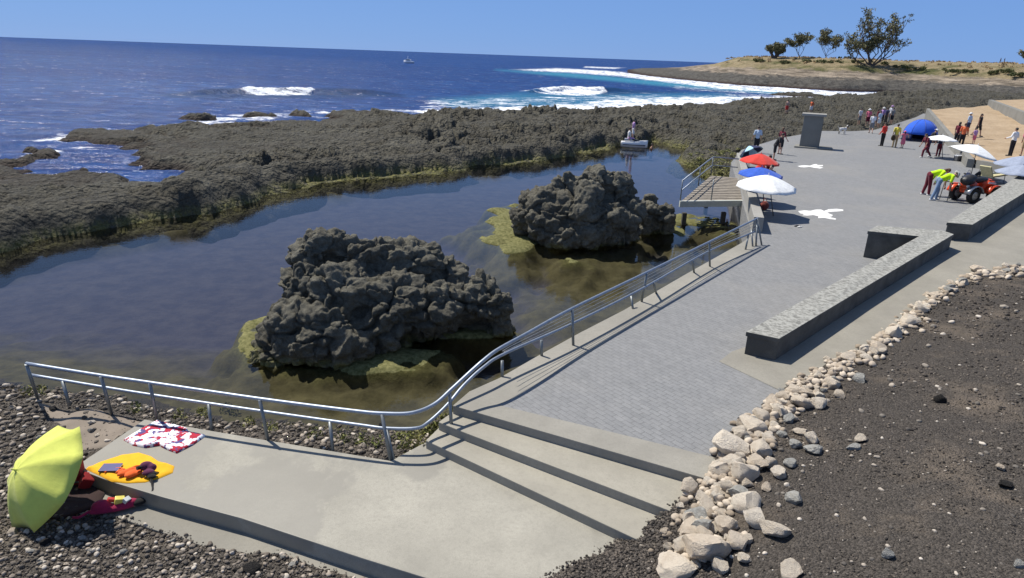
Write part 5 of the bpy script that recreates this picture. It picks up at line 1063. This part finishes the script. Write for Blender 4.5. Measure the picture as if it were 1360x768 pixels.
MB().tube([Vector((1.05, .1, .98)), Vector((1.6, .1, .98)), Vector((1.6, .75, .98)), Vector((1.05, .75, .98)), Vector((1.05, .1, .98))], .02).tube([Vector((1.3, .1, .98)), Vector((1.3, .75, .98))], .015).build('rear_rack', BLKP, qb)
MB().box((1.1, .06, .86), (.5, .012, .08), Euler((0, .12, 0)).to_matrix()).build('side_decal', plain('pale_decal', (.7, .68, .64), .5), qb)
for (x, y) in ((0, .42), (1.25, .42)): MB().tube([Vector((x, -.0, .34)), Vector((x, .85, .34))], .03).build('axle', STEEL, qb)
# walking frame held by the bending pair
w0 = P(1259, 266, 0); wf = empty('walking_frame', w0, R(10), 'small metal walking frame between the bending pair and the quad bike', 'walking frame')
for (x, y) in ((-.18, -.2), (.22, -.2), (-.18, .25), (.22, .25)): MB().tube([Vector((x * 1.25, y, 0)), Vector((x, y, .82))], .016).build('leg', BLKP, wf)
for y in (-.2, .25): MB().tube([Vector((-.18, y, .82)), Vector((.22, y, .82))], .02).build('hand_grip', BLKP, wf)
MB().tube([Vector((.22, -.2, .6)), Vector((.22, .25, .6))], .014).build('crossbar', BLKP, wf)
# loungers and bags under the umbrellas on the right
lc = P(1318, 243, 0); lo = empty('deck_chair', lc, R(25), 'folding chair with a pale yellow cushion behind the quad bike', 'chair')
MB().box((0, 0, .42), (1.35, .62, .09), Euler((0, -.06, 0)).to_matrix()).build('cushion', cloth('pale_yellow_cloth', (.50, .46, .27)), lo, bevel=.03); MB().box((-.80, 0, .68), (.62, .6, .08), Euler((0, .95, 0)).to_matrix()).build('backrest', cloth('pale_yellow_cloth', (.50, .46, .27)), lo, bevel=.03)
for (x, y) in ((-.5, -.28), (.5, -.28), (-.5, .28), (.5, .28)): MB().tube([Vector((x, y, 0)), Vector((x * .9, y, .4))], .018).build('leg', STEEL, lo)
def cool_box(p, rz, c, label):
    e = empty('cool_box', p, rz, label, 'cool box'); MB().box((0, 0, .17), (.5, .3, .32)).build('box', c, e, bevel=.03); MB().box((0, 0, .355), (.52, .32, .06)).build('lid', plain('white_lid', (.7, .7, .7), .5), e, bevel=.015); MB().tube([Vector((-.26, 0, .25)), Vector((-.26, 0, .46)), Vector((.26, 0, .46)), Vector((.26, 0, .25))], .012).build('handle', plain('white_lid', (.7, .7, .7), .5), e)
def soft_bag(p, rz, c, label, s=1.0):
    e = empty('beach_bag', p, rz, label, 'bag', 'bags left under the umbrellas'); mb = MB(); mb.ball((0, 0, .18 * s), (.26 * s, .17 * s, .2 * s)).ball((.05, .03, .22 * s), (.2 * s, .16 * s, .18 * s)); remesh('body', mb, .025, c, e, 3); MB().tube(spline([Vector((-.15 * s, 0, .3 * s)), Vector((-.06 * s, 0, .5 * s)), Vector((.06 * s, 0, .5 * s)), Vector((.15 * s, 0, .3 * s))]), .012, 6).build('handle', c, e)
cool_box(P(1272, 214, 0), .3, plain('dark_grey_plastic', (.10, .10, .10), .6), 'dark grey cool box beside the small white umbrella'); soft_bag(P(1300, 240, 0), .2, cbk, 'black bag lying under the tipped white umbrella', 1.3); soft_bag(P(1310, 236, 0), .9, cgy, 'grey bag under the tipped white umbrella', 1.2); soft_bag(P(1284, 240, 0), .5, cnv, 'navy bag beside the pole of the tipped umbrella', 1.1)
soft_bag(P(1014, 279, 0), .4, cloth('dull_red_cloth', (.18, .04, .03)), 'dull red bag beside the pole of the large white umbrella', .9); soft_bag(P(1006, 284, 0), .4, cbk, 'black bag against the near end of the parapet', .8); soft_bag(P(1009, 230, 0), .1, crd, 'red bag under the red umbrella', 1.2)
st = P(1062, 302, 0); e = empty('beach_sandals', st, .5, 'pair of white and dark sandals lying on the paving right of the white umbrella', 'sandals')
for y in (0, .14): s_ = MB().ball((0.02 * y, y, .02), (.13, .05, .02)).build('sole', wsh if y == 0 else BLKP, e); MB().tube([Vector((.03, y - .04, .02)), Vector((.02, y, .055)), Vector((.03, y + .04, .02))], .010, 6).build('strap', BLKP, e)

# ============================================================ stones
LIME = NT('limestone'); o_ = LIME.objc(); inf = LIME.node('ShaderNodeObjectInfo').outputs['Random']; f = LIME.noise(o_, 2.2, 5, .65); g = LIME.noise(o_, 14, 4, .7)
c_ = LIME.mix(inf, (.66, .56, .44), (.80, .72, .60)); c_ = LIME.mix(LIME.mrange(f, .5, .75, 0, .6), c_, (.50, .39, .28)); c_ = LIME.mix(LIME.mrange(g, .55, .75, 0, .5), c_, (.30, .26, .21))
M_LIME = LIME.fin(c_, .9, LIME.bump(LIME.mix(.5, f, g), .9, .12), spec=.2)
GRS = NT('grey_stone'); o_ = GRS.objc(); inf = GRS.node('ShaderNodeObjectInfo').outputs['Random']; f = GRS.noise(o_, 3, 5, .65)
M_GREYS = GRS.fin(GRS.mix(GRS.mrange(f, .35, .65), GRS.mix(inf, (.155, .155, .15), (.25, .235, .20)), (.33, .33, .31)), .85, GRS.bump(f, .7, .08), spec=.2)
BLS = NT('black_stone'); f = BLS.noise(BLS.objc(), 4, 5, .7); M_BLACKS = BLS.fin(BLS.mix(f, (.015, .014, .013), (.05, .046, .042)), .9, BLS.bump(f, .9, .1), spec=.2)
def stone_mesh(seed, angular=.8, sub=3):
    rg = np.random.default_rng(seed); bm = bmesh.new(); bmesh.ops.create_icosphere(bm, subdivisions=sub, radius=1); V = np.array([v.co[:] for v in bm.verts])
    for _ in range(int(9 + 7 * angular)):
        nn_ = rg.normal(size=3); nn_ /= np.linalg.norm(nn_); c = rg.uniform(.45, .80); d = V @ nn_ - c; V = V - np.where(d > 0, d * (.75 + .2 * angular), 0)[:, None] * nn_
    ln = np.linalg.norm(V, axis=1, keepdims=True); V = V * (1 + .10 * fbm(V[:, 0] * 2 + seed, V[:, 1] * 2, V[:, 2] * 2, 4, seed)[:, None])
    V = V / np.abs(V).max(0)
    for v, q in zip(bm.verts, V): v.co = q
    me = bpy.data.meshes.new('stone'); bm.to_mesh(me); bm.free(); me.polygons.foreach_set('use_smooth', [True] * len(me.polygons)); me.set_sharp_from_angle(angle=R(28)); return me
VAR = {}
for nm, mt in (('lime', M_LIME), ('grey', M_GREYS), ('black', M_BLACKS)):
    VAR[nm] = []
    for k in range(9 if nm == 'lime' else 4):
        me = stone_mesh(500 + 31 * k + len(nm), 1.0 if k % 4 else .5); me.materials.append(mt); VAR[nm].append(me)
nst = 0
def pxscale(p): return (p.y * math.cos(PITCH) + (EYE - p.z) * math.sin(PITCH)) / F
def stone(p, w, kind, label, group, flat=.7, tall=None, sink=.35):
    global nst; nst += 1
    o = bpy.data.objects.new('stone', random.choice(VAR[kind])); COL.objects.link(o); r = w / 2
    o.scale = (r * random.uniform(.9, 1.1), r * random.uniform(.75, 1.1), r * (tall or flat * random.uniform(.8, 1.15))); o.rotation_euler = (random.uniform(-.3, .3), random.uniform(-.3, .3), random.uniform(0, 6.28))
    o.location = (p.x, p.y, p.z + o.scale[2] * (1 - sink)); return tag(o, label, 'stone', group)
GB = 'stones of the border along the gravel bank'
BIG = [(934, 738, 78, 'lime', 'largest pale angular limestone block at the bottom of the stone border', .62), (903, 762, 64, 'lime', 'pale rounded limestone block at the very bottom edge of the border', .5), (967, 600, 56, 'lime', 'big pitted cream limestone at the upper corner of the steps', .75), (999, 572, 42, 'lime', 'cream limestone boulder just beyond the big pitted one by the paving', .7),
       (1029, 709, 46, 'lime', 'long flat pale stone lying alone on dark gravel right of the border', .5), (987, 676, 44, 'lime', 'bright angular pale block in the middle of the stone border', .6), (920, 706, 44, 'lime', 'smooth pale boulder above the largest block in the border', .6), (916, 656, 28, 'lime', 'pinkish upright stone at the right end of the middle step', 1.1),
       (1047, 761, 36, 'lime', 'flat pale stone at the bottom edge right of the border', .5), (1054, 667, 32, 'grey', 'blue grey block lying on dark gravel right of the stone border', .7), (1083, 600, 26, 'grey', 'blue grey stone beside the cluster of small pale stones', .6), (1133, 596, 22, 'grey', 'flat slate grey stone in the gravel beside an orange tinted one', .45), (1141, 586, 17, 'lime', 'small orange tinted round stone beside the flat slate one', .8),
       (979, 658, 28, 'grey', 'grey stone wedged between pale blocks of the border', .7), (931, 687, 36, 'grey', 'long grey stone near the end of the lower step', .5), (1049, 620, 22, 'grey', 'grey chunk at the outer side of the border above the blue grey block', .7), (1035, 631, 28, 'lime', 'thin flat cream stone outside the border', .4), (1247, 533, 15, 'black', 'black lava lump in the middle of the gravel bank', .8), (1334, 646, 18, 'black', 'dark lava stone at the right side of the gravel bank', .7), (1178, 740, 19, 'grey', 'greenish grey stone near the bottom of the gravel bank', .8), (1353, 754, 16, 'grey', 'round pale grey pebble in the lower right corner', .8), (1328, 623, 15, 'lime', 'pale stone at the right side of the gravel bank', .7), (336, 757, 24, 'black', 'dark oval stone on pebbles in front of the slab', .5)]
for (u, v, w, kd, lb, fl) in BIG:
    zf = zBank if u > 600 else (lambda x, y: zLn(x, y)); p = PG(u, v, zf); stone(p, w * pxscale(p), kd, lb, None, flat=fl)
MEDS = [(1012, 558, 30), (1010, 602, 36), (954, 628, 32), (971, 621, 32), (988, 635, 38), (1004, 620, 28), (1023, 620, 20), (939, 642, 20), (956, 650, 22), (951, 661, 28), (934, 664, 22), (942, 677, 26), (956, 683, 18), (967, 704, 36), (1002, 695, 36), (979, 726, 36), (993, 719, 18), (986, 743, 24), (903, 675, 15), (1055, 523, 26), (1067, 540, 30), (1088, 540, 26), (1105, 515, 34), (1141, 507, 19), (1114, 527, 15), (1125, 479, 22), (1164, 466, 30), (1186, 447, 26), (1150, 478, 18), (1061, 576, 22), (1077, 587, 24), (1058, 594, 20), (1040, 580, 20), (1027, 538, 24), (1040, 531, 22), (1035, 550, 24), (1020, 585, 20), (1048, 560, 18), (1208, 432, 24), (1222, 414, 20), (1300, 362, 24), (1241, 396, 18)]
PAL = 'pale limestone in the stone border between the paving and the gravel bank'
for (u, v, w) in MEDS:
    p = PG(u, v, zBank); stone(p, w * pxscale(p), 'lime' if random.random() < .9 else 'grey', PAL, GB, flat=.72)
BL = np.array([(905, 752), (935, 700), (955, 655), (975, 612), (1000, 575), (1035, 540), (1075, 512), (1118, 486), (1158, 464), (1192, 436), (1222, 408), (1256, 384), (1292, 364), (1330, 361), (1375, 358)], float)
seg_l = np.linalg.norm(np.diff(BL, axis=0), axis=1); cum = np.concatenate([[0], np.cumsum(seg_l)])
for k in range(172):
    s = random.uniform(0, 1) ** 1.0 * cum[-1]; u, v = np.interp(s, cum, BL[:, 0]), np.interp(s, cum, BL[:, 1]); big = np.interp(v, [358, 480, 560, 700], [12, 14, 18, 24]); sp = np.interp(v, [358, 480, 560, 700], [5, 9, 15, 24])
    u += random.gauss(0, sp); v += random.gauss(0, sp * .7); p = PG(u, v, zBank)
    if float(sdist(BANK, np.array([p.x]), np.array([p.y]))[0]) < -0.02: continue
    stone(p + Vector((0, 0, random.choice((0, 0, .04)))), random.uniform(.55, 1.15) * big * pxscale(p), 'lime' if random.random() < .88 else 'grey', PAL, GB, flat=.75)
SHL = 'rounded stone among the dark pebbles of the shore left of the slab'; GS = 'larger stones on the pebble shore'
zS = lambda x, y: zLn(x, y); k = 0; tries = 0
while k < 52 and tries < 2000:
    tries += 1; m = random.random()
    if m < .45: u, v = random.uniform(-10, 175), random.uniform(520, 640)
    elif m < .85: u, v = random.uniform(-10, 420), random.uniform(690, 770)
    else: u, v = random.uniform(210, 560), random.uniform(556, 600)
    p = PG(u, v, zS); x, y = np.array([p.x]), np.array([p.y])
    if sdist(SLAB, x, y)[0] > -.06 or sdist(LEDGE, x, y)[0] > -.02 or sdist(stp, x, y)[0] > -.05 or p.z < -1.12: continue
    k += 1; stone(p, random.uniform(7, 9 + 9 * random.random()) * pxscale(p), random.choice(('lime', 'lime', 'grey', 'lime', 'black')), SHL, GS, flat=.6, sink=.45)

# loose pebbles and lapilli: uncountable, one mesh per patch
def templ(sub, k, seed):
    out = []
    for i in range(k):
        bm = bmesh.new(); bmesh.ops.create_icosphere(bm, subdivisions=sub, radius=1); V = np.array([v.co[:] for v in bm.verts]); Fq = np.array([[v.index for v in f.verts] for f in bm.faces]); bm.free(); rg = np.random.default_rng(seed + i)
        for _ in range(6):
            nn_ = rg.normal(size=3); nn_ /= np.linalg.norm(nn_); d = V @ nn_ - rg.uniform(.5, .85); V = V - np.where(d > 0, d * .9, 0)[:, None] * nn_
        out.append((V * (1 + rg.uniform(-.1, .1, (len(V), 1))), Fq))
    return out
T1 = templ(2, 6, 900); T0 = templ(1, 6, 950)
def scatter(name, pos, size, tone, tmpl, mat, flat=(.5, .9), sink=.3):
    n = len(pos); Vs, Fs, Ts = [], [], []; b = 0
    which = RNG.integers(0, len(tmpl), n)
    for t in range(len(tmpl)):
        k = np.where(which == t)[0]; m = len(k)
        if m == 0: continue
        V, Fq = tmpl[t]; a = RNG.uniform(0, 6.28, m); s = size[k]; sx_, sy_, sz_ = s * RNG.uniform(.8, 1.25, m), s * RNG.uniform(.7, 1.1, m), s * RNG.uniform(*flat, m); tx = RNG.uniform(-.4, .4, m)
        X = V[None, :, 0] * sx_[:, None]; Y = V[None, :, 1] * sy_[:, None]; Z = V[None, :, 2] * sz_[:, None]; Y, Z = Y * np.cos(tx)[:, None] - Z * np.sin(tx)[:, None], Y * np.sin(tx)[:, None] + Z * np.cos(tx)[:, None]
        X, Y = X * np.cos(a)[:, None] - Y * np.sin(a)[:, None], X * np.sin(a)[:, None] + Y * np.cos(a)[:, None]
        W = np.stack([X + pos[k, 0, None], Y + pos[k, 1, None], Z + (pos[k, 2] + sz_ * (1 - 2 * sink))[:, None]], -1)
        Vs.append(W.reshape(-1, 3)); Fs.append((Fq[None] + (np.arange(m) * len(V))[:, None, None] + b).reshape(-1, 3)); Ts.append(np.repeat(tone[k], len(V))); b += m * len(V)
    o = mesh_np(name, np.concatenate(Vs), np.concatenate(Fs), mat, smooth=True, attrs={'tone': np.concatenate(Ts)}); return tag(o, kind='stuff')
def ground_pts(n, u0, u1, v0, v1, zf):
    u = RNG.uniform(u0, u1, n); v = RNG.uniform(v0, v1, n); d = np.stack([(u - 680) / F, -(v - 384) / F, -np.ones(n)], -1) @ CR.T; z = np.zeros(n)
    for _ in range(8): t = (z - EYE) / d[:, 2]; x, y = d[:, 0] * t, d[:, 1] * t; z = .5 * z + .5 * zf(x, y)
    return np.stack([x, y, z], -1), u, v, (y * math.cos(PITCH) + (EYE - z) * math.sin(PITCH)) / F
M_PEB = mat_grain('pebbles_mixed', [(0, (.045, .040, .035)), (.5, (.135, .116, .096)), (.75, (.21, .18, .148)), (.93, (.40, .34, .275)), (1, (.56, .50, .42))])
M_LAP = mat_grain('lapilli', [(0, (.026, .023, .021)), (.55, (.098, .085, .073)), (.93, (.185, .155, .125)), (1, (.60, .54, .46))])
pp_, u, v, sc = ground_pts(30000, -20, 640, 505, 775, lambda x, y: zLn(x, y)); x, y = pp_[:, 0], pp_[:, 1]
ok = (sdist(SLAB, x, y) < -.03) & (sdist(LEDGE, x, y) < .10 * RNG.random(len(x)) ** 2) & (sdist(stp, x, y) < -.03) & (pp_[:, 2] > -1.16)
flatp = sdist(epoly, x, y); ok &= ~((flatp > -.05) & (RNG.random(len(x)) < .9)); pp_, sc = pp_[ok], sc[ok]; pp_[:, 2] = np.where(sdist(LEDGE, pp_[:, 0], pp_[:, 1]) > 0, np.maximum(pp_[:, 2], LZ), pp_[:, 2])
sz_ = (.85 + 3.6 * RNG.random(len(pp_)) ** 5) * sc; scatter('pebbles', pp_, sz_, np.clip(RNG.random(len(pp_)) * .82 + .25 * (sz_ / sc > 3), 0, 1) , T1, M_PEB)
pp_, u, v, sc = ground_pts(32000, 700, 1375, 350, 775, zBank); x, y = pp_[:, 0], pp_[:, 1]; s_in = sdist(BANK, x, y); pn_ = fbm(x * .75, y * .75, 0 * x, 4, 91); ok = (s_in > -.05 * RNG.random(len(x)) ** 3 * 3) & (RNG.random(len(x)) < np.clip(1.0 - 1.5 * (pn_ - .05), .15, 1))
pp_, sc = pp_[ok], sc[ok]; sz_ = (.65 + 2.0 * RNG.random(len(pp_)) ** 4) * sc; tn = RNG.random(len(pp_)) * .9; tn = np.clip(tn + .22 * fbm(pp_[:, 0] * .6, pp_[:, 1] * .6, 0 * pp_[:, 0], 3, 92), 0, .93); tn = np.where(RNG.random(len(pp_)) > .978, RNG.uniform(.95, 1.0, len(pp_)), tn); scatter('lapilli_gravel', pp_, sz_, tn, T0, M_LAP)
pp_, u, v, sc = ground_pts(9000, 715, 960, 630, 775, zBank); x, y = pp_[:, 0], pp_[:, 1]; ok = sdist(BANK, x, y) > -.10 * RNG.random(len(x)) ** 2; pp_, sc = pp_[ok], sc[ok]; scatter('lapilli_gravel', pp_, (1.2 + 1.8 * RNG.random(len(pp_))) * sc, RNG.random(len(pp_)) * .8, T0, M_LAP)

nn0 = 1000; ss_ = RNG.random(nn0) ** .9 * cum[-1]; vv_0 = np.interp(ss_, cum, BL[:, 1]); uu_ = np.interp(ss_, cum, BL[:, 0]) + RNG.normal(size=nn0) * np.interp(vv_0, [360, 500, 700], [7, 13, 22]); vv_ = np.interp(ss_, cum, BL[:, 1]) + RNG.normal(size=nn0) * 5
pp_ = np.array([tuple(PG(a, b, zBank)) for a, b in zip(uu_, vv_)]); ok = sdist(BANK, pp_[:, 0], pp_[:, 1]) > -.05; pp_ = pp_[ok]; sc = (pp_[:, 1] * math.cos(PITCH) + (EYE - pp_[:, 2]) * math.sin(PITCH)) / F
scatter('limestone_chips', pp_, RNG.uniform(2.2, 5.0, len(pp_)) * sc * np.interp(vv_[ok], [360, 500, 700], [1, 1.2, 1.7]), RNG.random(len(pp_)), T1, mat_grain('limestone_chip', [(0, (.27, .22, .165)), (.5, (.44, .37, .29)), (1, (.62, .54, .44))]), sink=.15)

pp_, u, v, sc = ground_pts(520, 800, 1375, 365, 775, zBank); ok = sdist(BANK, pp_[:, 0], pp_[:, 1]) > .15; pp_, sc = pp_[ok], sc[ok]
scatter('scattered_pebbles', pp_, (1.2 + 3.6 * RNG.random(len(pp_)) ** 3) * sc, RNG.random(len(pp_)), T1, mat_grain('soil_pebble', [(0, (.10, .09, .08)), (.4, (.20, .18, .155)), (.7, (.40, .35, .29)), (1, (.62, .56, .48))]), sink=.35)

# ============================================================ plants
def leaf_mat(name, a, b):
    n = NT(name); f = n.noise(n.pos(), 1.3, 4, .6); g = n.node('ShaderNodeObjectInfo').outputs['Random']; c = n.mix(n.mrange(f, .3, .7), a, b); n.b.inputs['Transmission Weight'].default_value = 0
    return n.fin(c, .75, spec=.2)
def leaves(name, centers, rad, nper, size, mat, parent=None, up=.3, zs=1.0):
    cs = np.repeat(np.asarray(centers, float), nper, 0); n = len(cs); rr = np.repeat(np.broadcast_to(np.asarray(rad, float), (len(centers),)), nper); dv = RNG.normal(size=(n, 3)); dv /= np.linalg.norm(dv, axis=1, keepdims=True); q = cs + dv * (rr * RNG.random(n) ** .45)[:, None] * np.array([1, 1, zs])
    a = RNG.normal(size=(n, 3)); a[:, 2] += up; a /= np.linalg.norm(a, axis=1, keepdims=True); b = np.cross(a, RNG.normal(size=(n, 3))); b /= np.linalg.norm(b, axis=1, keepdims=True); s = (size * RNG.uniform(.6, 1.4, n))[:, None]
    V = np.stack([q - a * s, q + b * s * .38, q + a * s, q - b * s * .38], 1).reshape(-1, 3); return mesh_np(name, V, np.arange(4 * n).reshape(-1, 4), mat, parent, smooth=False)
M_WEED = leaf_mat('weed_leaf', (.10, .12, .03), (.26, .24, .09)); M_YG = leaf_mat('yellow_green_leaf', (.17, .18, .06), (.36, .34, .15)); M_TREE = leaf_mat('windswept_foliage', (.115, .115, .055), (.22, .205, .11)); M_SHRUB = leaf_mat('shrub_foliage', (.07, .085, .03), (.15, .15, .065)); M_BARK = plain('bark', (.10, .075, .06), .9, 0, .3, 3); M_DRY = leaf_mat('dry_grass_leaf', (.30, .21, .11), (.46, .35, .20))
cs = []
for i in range(330):
    k = int(RNG.integers(2, len(dense) - 1)); j_ = int(RNG.integers(0, 7)); q = sv[k * ns + j_]
    if fbm(np.array([q[0] * 1.1]), np.array([q[1] * 1.1]), np.array([0.]), 2, 90)[0] > -.05: cs.append((q[0], q[1], q[2] + .05))
tag(leaves('shore_weeds', cs, .13, 40, .045, M_WEED, up=.8), kind='stuff')
cs = [tuple(PG(u, v, zS) + Vector((0, 0, .06))) for u, v in [(545, 592), (530, 585), (556, 584), (538, 598), (300, 545), (310, 548), (270, 552), (240, 556), (330, 566), (360, 572), (420, 580), (455, 586), (480, 588), (500, 592), (180, 548), (40, 523), (52, 522), (560, 596), (545, 580)]]
tag(leaves('shore_weeds', cs, .14, 70, .035, M_WEED, up=.8), kind='stuff')
cs = []
for _ in range(200):
    p = P(RNG.uniform(915, 984), RNG.uniform(198, 236), -.6); r_ = reef_pt(*proj(p.x, p.y, p.z)); cs.append((r_.x, r_.y, r_.z + .05))
tag(leaves('yellow_green_ground_cover', cs, .24, 30, .055, M_YG, up=.9, zs=.3), kind='stuff')

def tree(base, hgt, width, spread, label, lean=(0, 0), nl=3, depth=4, seed=1, leafr=1.0, leafn=46, low=.25, leafs=.34, fork=.12, limbs=None):
    rg = random.Random(seed); root = empty('windswept_tree', base, 0, label, 'tree', 'trees on the headland'); mb = MB(); tips = []
    def br(p, d, ln, r, k):
        n = 4; pts = [p]; q = p.copy(); dd_ = d.copy()
        for i in range(n):
            dd_ = (dd_ + Vector((rg.gauss(0, .13), rg.gauss(0, .13), rg.gauss(.03, .08)))).normalized(); q = q + dd_ * ln / n; pts.append(q.copy())
        mb.tube(pts, [r * (1 - .38 * i / n) for i in range(n + 1)], 6, cap=False)
        if k >= 3: tips.append(tuple(pts[2]))
        if k >= depth: tips.append(tuple(q)); return
        for c in range(rg.choice((2, 3, 3)) if k else nl):
            a = rg.uniform(0, 6.28); sp = rg.uniform(.3, 1.3) * spread; e = Vector((math.cos(a) * sp + lean[0] * .5, math.sin(a) * sp * .8 + lean[1], 1)); nd = (dd_ * .75 + e.normalized() * .9 + Vector((math.cos(a), math.sin(a), 0)) * .25 * spread).normalized()
            br(q if c or k == 0 else pts[3], nd, ln * (rg.uniform(.66, .86) if k else rg.uniform(1.9, 2.6) * fork / .12 * .9), r * .64, k + 1)
    if limbs:
        for (lx, lz, ll) in limbs: br(Vector((lx * .5, 0, -.3)), Vector((lx, rg.uniform(-.5, .5), lz)).normalized(), hgt * ll, hgt * .014, 1)
    H0 = hgt * fork; br(Vector((0, 0, -.4)), Vector((lean[0] * .3, 0, 1)).normalized(), H0, hgt * (.019 if limbs else .034), 0)
    zt = max(t[2] for t in tips); s = (hgt - leafr * .6) / zt; x0_, x1_ = min(t[0] for t in tips), max(t[0] for t in tips); w_ = (width - leafr * 1.6) / (x1_ - x0_); mb.v = [(a * w_, b * w_, c * s) for a, b, c in mb.v]; tips = [(a * w_, b * w_, c * s) for a, b, c in tips if c * s > low * hgt]
    tr = mb.build('trunk', M_BARK, root); rad = [leafr * rg.uniform(.55, 1.25) for _ in tips]; leaves('crown', tips, rad, leafn, leafs, M_TREE, root, zs=.7); return root
def hbase(u, v): p = on_head(u, v); return p
b4 = hbase(1157, 87); s4 = b4.y * .95 / F
tree(b4, 72 * s4, 98 * s4, 1.1, 'largest windswept tree with several spreading limbs on the edge of the headland', lean=(.12, 0), nl=3, depth=4, seed=11, leafr=1.3, leafn=13, low=.16, leafs=.40, fork=.10, limbs=[(-1.1, .55, .30), (-.75, .9, .34), (-.3, 1.1, .36), (.1, 1.2, .40), (.45, 1.0, .40), (.95, .75, .40), (.8, .5, .28)])
for (u, v, h, wd, sd_, lb, kw) in [(1026, 78, 21, 28, 3, 'smallest leftmost tree on the headland, a low rounded clump', dict(nl=4, fork=.06, low=.02, leafn=40, leafr=1.2, spread=.95)), (1063, 78, 33, 38, 5, 'second tree from the left on the headland with a wide crown on a short trunk', dict(nl=4, fork=.22, low=.3, leafn=20, leafr=1.15, spread=1.0)), (1097, 78, 38, 36, 8, 'slim dark trunked tree just left of the largest one', dict(nl=4, fork=.24, low=.32, leafn=18, leafr=1.1, spread=.95)), (1369, 79, 20, 20, 9, 'reddish tree cut by the right edge of the picture', dict(nl=3, fork=.1, low=.05, leafn=40, leafr=1.1, spread=.8))]:
    b = hbase(u, v); sp = kw.pop('spread'); tree(b, h * b.y * .95 / F, wd * b.y * .95 / F, sp, lb, seed=sd_, depth=4, **kw)
SHR = 'low green shrub growing on the dry slope of the headland'
for k, (u, v, w) in enumerate([(1215, 93, 34), (1195, 90, 14), (1283, 97, 52), (1262, 96, 22), (1318, 99, 26), (1352, 101, 34), (1340, 97, 18), (1012, 82, 24), (1045, 84, 22), (1100, 84, 30), (1072, 83, 20), (1140, 84, 22), (1176, 86, 16), (1130, 79, 22)]):
    b = hbase(u, v); s = b.y * .95 / F; n_ = max(3, int(w / 3)); root = empty('shrub', b, 0, SHR, 'shrub', 'shrubs on the headland'); cs = [(RNG.normal() * w * s * .26, RNG.normal() * 1.2, .25 + .5 * RNG.random()) for _ in range(n_)]
    leaves('foliage', cs, .85, 60, .30, M_SHRUB, root, zs=.6); MB().tube([Vector((0, 0, -.2)), Vector((.1, 0, .5))], .06).tube([Vector((.3, .1, -.2)), Vector((.5, .2, .5))], .05).build('stem', M_BARK, root)
cs = []
for _ in range(900):
    k = int(RNG.integers(0, len(hx)));
    if 44 < ho[k] < 100 and ht[k] > 6: cs.append((hx[k] + RNG.normal() * 1.5, hy[k] + RNG.normal(), hz[k] + .12))
tag(leaves('dry_grass', cs, .9, 26, .32, M_DRY, up=1.5, zs=.35), kind='stuff')
print('stones', nst)
